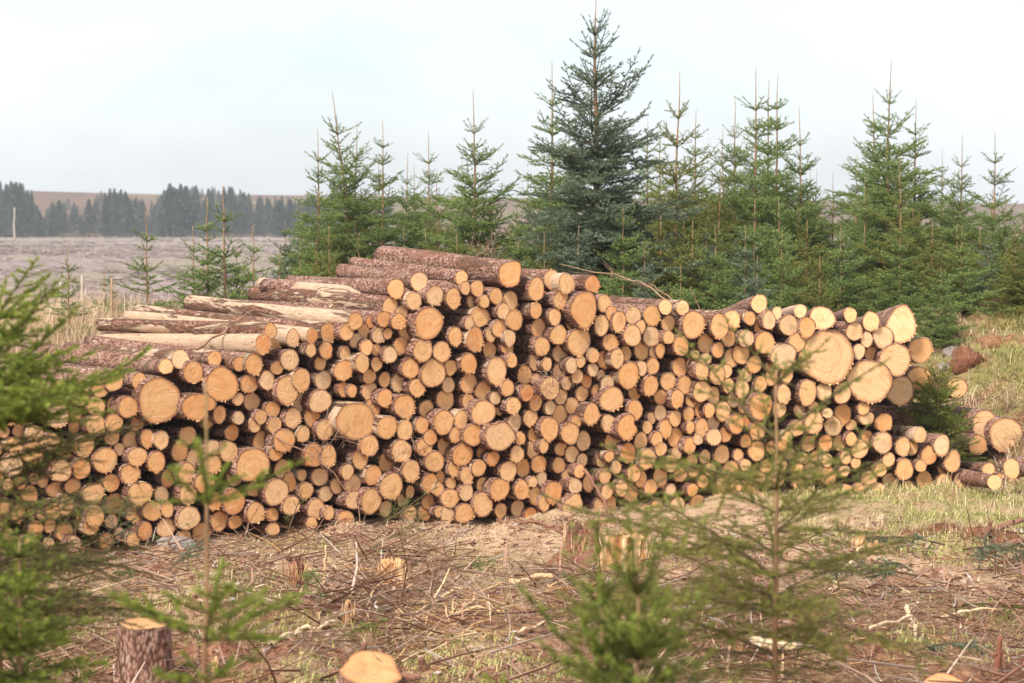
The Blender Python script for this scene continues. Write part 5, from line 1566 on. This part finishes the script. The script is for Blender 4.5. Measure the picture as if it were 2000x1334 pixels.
for q, (u_, v_, w_, t_) in enumerate([(1790, 1052, 70, 0.45), (1850, 1046, 92, 0.35), (1915, 1050, 80, 0.5), (1745, 1066, 56, 0.6), (1975, 1062, 84, 0.4), (1985, 1108, 70, 0.3)]):
    rock('turf_clod', ['low heap', 'dark heap', 'rusty heap', 'small heap', 'long heap', 'darkest heap'][q] + ' of turned-up brown earth at the edge of the grass strip', u_, v_, w_, 0.42, M_TURF, 11 + q, t_, 'clod', 0.7, 'heaps of turned-up earth')


# cut boughs and sprays lying in the brash
def bough(label, u, v, L, az, mat, seed, lift=0.10, dens=620, droop=0.4, wide=0.55, name='spruce_bough', up=0.25, nl=0.017, nw=0.0034):
    r = np.random.default_rng(seed)
    p = ground_hit(u, v); p[2] += lift
    m = 9; d = np.array([math.cos(az), math.sin(az), up]); d /= np.linalg.norm(d)
    P = [np.zeros(3)]
    for q in range(m - 1):
        P.append(P[-1] + d * L / (m - 1)); d = d + np.array([0, 0, -droop * 0.12]) + r.normal(0, 0.05, 3); d /= np.linalg.norm(d)
    P = np.array(P); s0, s1, sr, st = [], [], [], []
    def sg(a, b, rr, t): s0.append(a); s1.append(b); sr.append(rr); st.append(t)
    for q in range(m - 1): sg(P[q], P[q + 1], 0.008 * (1 - q / m) + 0.002, 0.4)
    for q in range(int(L / 0.035)):
        t = r.uniform(0.12, 0.98) * (m - 1); k = int(t); pp = P[k] + (P[k + 1] - P[k]) * (t - k)
        ax = P[k + 1] - P[k]; ax /= np.linalg.norm(ax); hz = np.cross(ax, [0, 0, 1.0]); hz /= np.linalg.norm(hz)
        sd = r.choice([-1, 1]); tl = wide * L * (1 - 0.75 * t / (m - 1)) * r.uniform(0.5, 1.0)
        td = ax * 0.65 + hz * sd * 0.75 + np.array([0, 0, r.normal(-0.15 * droop, 0.3)]); td /= np.linalg.norm(td)
        pe = pp + td * tl + np.array([0, 0, -droop * 0.35 * tl]); sg(pp, pe, 0.0028, 0.55)
        for w in range(int(tl / 0.05)):
            f2 = (w + 0.6) / (tl / 0.05); p2 = pp + (pe - pp) * f2
            h2 = np.cross(td, [0, 0, 1.0]); h2 /= np.linalg.norm(h2) + 1e-9
            d2 = td * 0.7 + h2 * (1 if w % 2 else -1) * 0.7 + np.array([0, 0, r.normal(-0.2 * droop, 0.25)]); d2 /= np.linalg.norm(d2)
            sg(p2, p2 + d2 * (0.04 + 0.3 * tl * (1 - f2)) * r.uniform(0.7, 1.2), 0.0018, r.uniform(0.5, 0.95))
    p0 = np.array(s0); p1 = np.array(s1); ln = np.linalg.norm(p1 - p0, axis=1); ax = (p1 - p0) / (ln[:, None] + 1e-9)
    A = np.cross(ax, np.where(np.abs(ax[:, 2:3]) < 0.9, [[0, 0, 1.0]], [[1.0, 0, 0]])); A /= np.linalg.norm(A, axis=1)[:, None]; B = np.cross(ax, A)
    mb = MB()
    for q in range(len(p0)):
        v_, f_ = tube([p0[q], p1[q]], [sr[q], sr[q] * 0.7], 3, cap=False); mb.add(v_, f_, 0.45)
    e = empty(name, tuple(p)); br_ = mb.build('branches', M_TWIG, e); br_['kind'] = 'stuff'
    if dens:
        idx = np.repeat(np.arange(len(p0)), (ln * dens).astype(int)); nn = len(idx); t = r.random(nn)
        b0 = p0[idx] + (p1 - p0)[idx] * t[:, None]; ph = r.uniform(0, 6.28, nn)
        dn = ax[idx] * r.uniform(0.5, 1, nn)[:, None] + A[idx] * np.cos(ph)[:, None] + B[idx] * np.sin(ph)[:, None]; dn /= np.linalg.norm(dn, axis=1)[:, None]
        tg = np.cross(dn, ax[idx]); tg /= np.linalg.norm(tg, axis=1)[:, None] + 1e-9
        NV = np.stack([b0 - tg * nw / 2, b0 + tg * nw / 2, b0 + dn * (nl * r.uniform(0.7, 1.1, nn))[:, None]], 1).reshape(-1, 3)
        build('foliage', NV, np.arange(nn * 3).reshape(-1, 3), mat, e, tint=np.repeat(np.clip(np.array(st)[idx] + r.normal(0, 0.1, nn), 0, 1), 3), smooth=False)
    tag(e, label, 'bough')


bough('blue-green cut spruce bough drooping over dark brash', 1790, 1165, 0.85, 3.6, M_BLUE, 1, 0.16)
bough('second blue-green cut bough lying beside the first', 1760, 1150, 0.7, 4.4, M_BLUE, 2, 0.20)
bough('wide blue-green cut bough below the turned-up earth', 1880, 1110, 0.95, 5.4, M_BLUE, 3, 0.16)
bough('small blue-green bough above the wide one', 1845, 1095, 0.8, 3.4, M_BLUE, 4, 0.14)
bough('green mossy-looking bough at the frame edge in the brash', 2000, 1205, 0.6, 3.3, M_LIME, 5, 0.06)
bough('grey-green bough on the brash above the sunk sawn stump', 1790, 1300, 0.6, 0.4, M_BLUE, 6, 0.10, droop=0.6)
bough('grey-green broken seedling at the foot of the bottom row', 212, 1085, 0.55, 1.2, M_BLUE, 7, 0.02, up=1.6, droop=0.0)
bough('green spray beside the broken grey-green seedling', 262, 1075, 0.55, 0.4, M_NEEDLE, 8, 0.06, up=0.6)
bough('drooping green spray below the grey-white stone', 330, 1120, 0.5, 0.9, M_BLUE, 9, 0.02, up=0.8)
bough('tuft of green spruce twigs in front of the stone', 295, 1145, 0.5, 2.4, M_NEEDLE, 10, 0.03, up=0.3)
bough('sparse brown-green branch standing before the bottom row', 735, 1035, 0.75, 0.5, M_NEEDLE, 11, 0.03, dens=140, up=0.45, droop=0.0)
bough('dead brown brushy branch with few needles on the straw', 690, 1100, 0.8, 0.7, M_OLIVE, 12, 0.03, dens=110, up=0.4, droop=0.0)
bough('bright green tuft of shoots in the brash', 650, 1265, 0.4, 0.6, M_LIME, 13, 0.03, up=0.5)
bough('dark green spray behind the tiny orange stump stub', 625, 1195, 0.5, 1.7, M_NEEDLE, 14, 0.02, up=0.7)
bough('green spray beside the small torn orange stump', 880, 1120, 0.45, 0.2, M_NEEDLE, 15, 0.03, dens=300)
bough('green shoot standing at the bottom logs', 560, 1052, 0.5, 1.0, M_LIME, 16, 0.0, dens=160, up=2.0, droop=0.0, wide=0.35)
bough('green tuft lying in the trampled brash', 780, 1165, 0.4, 0.1, M_BLUE, 17, 0.03, dens=300)
bough('dead grass-like tangle caught on the topmost log', 940, 512, 0.3, 1.0, M_OLIVE, 18, 0.0, dens=0) if False else None
# tangle of dead twigs caught between the middle logs and on the topmost log
def tangle(label, u, v, Y, spread, n, seed, tint=0.55, up=0.3):
    r = np.random.default_rng(seed); c = at(u, v, Y); mb = MB()
    for q in range(n):
        a = r.normal(0, spread * 0.5, 3); d = r.normal(0, 1, 3); d[2] += up; d /= np.linalg.norm(d); l_ = r.uniform(0.4, 1.2) * spread
        v_, f_ = tube([a, a + d * l_ * 0.5 + r.normal(0, 0.02, 3), a + d * l_ + r.normal(0, 0.04, 3)], [0.003, 0.0022, 0.001], 3); mb.add(v_, f_, r.uniform(0.3, 0.8))
    o = mb.build('twig_tangle', M_STICK, loc=tuple(c)); tag(o, label, 'twigs')
tangle('tangle of fine dead twigs hanging between the middle logs', 1060, 745, 19.45, 0.22, 60, 1)
tangle('fine dead twigs draped over the lower middle logs', 640, 860, 18.45, 0.22, 50, 2)
tangle('wisp of dried grass and twigs on the topmost log', 938, 500, 20.2, 0.16, 50, 3, up=1.0)
tangle('fine brown brush hanging in front of lower logs', 812, 880, 18.85, 0.13, 34, 4, up=-0.8)

# ------------------------------------------------------------------ haze
hz = NT('haze_air')
vol = hz.n('ShaderNodeVolumePrincipled')
vol.inputs['Color'].default_value = (0.95, 0.975, 1.0, 1)
vol.inputs['Density'].default_value = 0.00055
vol.inputs['Anisotropy'].default_value = 0.2
hz.l(vol.outputs[0], hz.out.inputs['Volume'])
x0, x1, y0, y1, z0, z1 = -1500, 1500, -60, 1500, -8, 32
Vh = [(x, y, z) for z in (z0, z1) for y in (y0, y1) for x in (x0, x1)]
Fh = [(0, 2, 3), (0, 3, 1), (4, 5, 7), (4, 7, 6), (0, 1, 5), (0, 5, 4), (2, 6, 7), (2, 7, 3), (0, 4, 6), (0, 6, 2), (1, 3, 7), (1, 7, 5)]
tag(build('haze', Vh, np.array(Fh), hz.mat, smooth=False), 'thin pale air haze over the whole place', 'haze', kind='stuff')
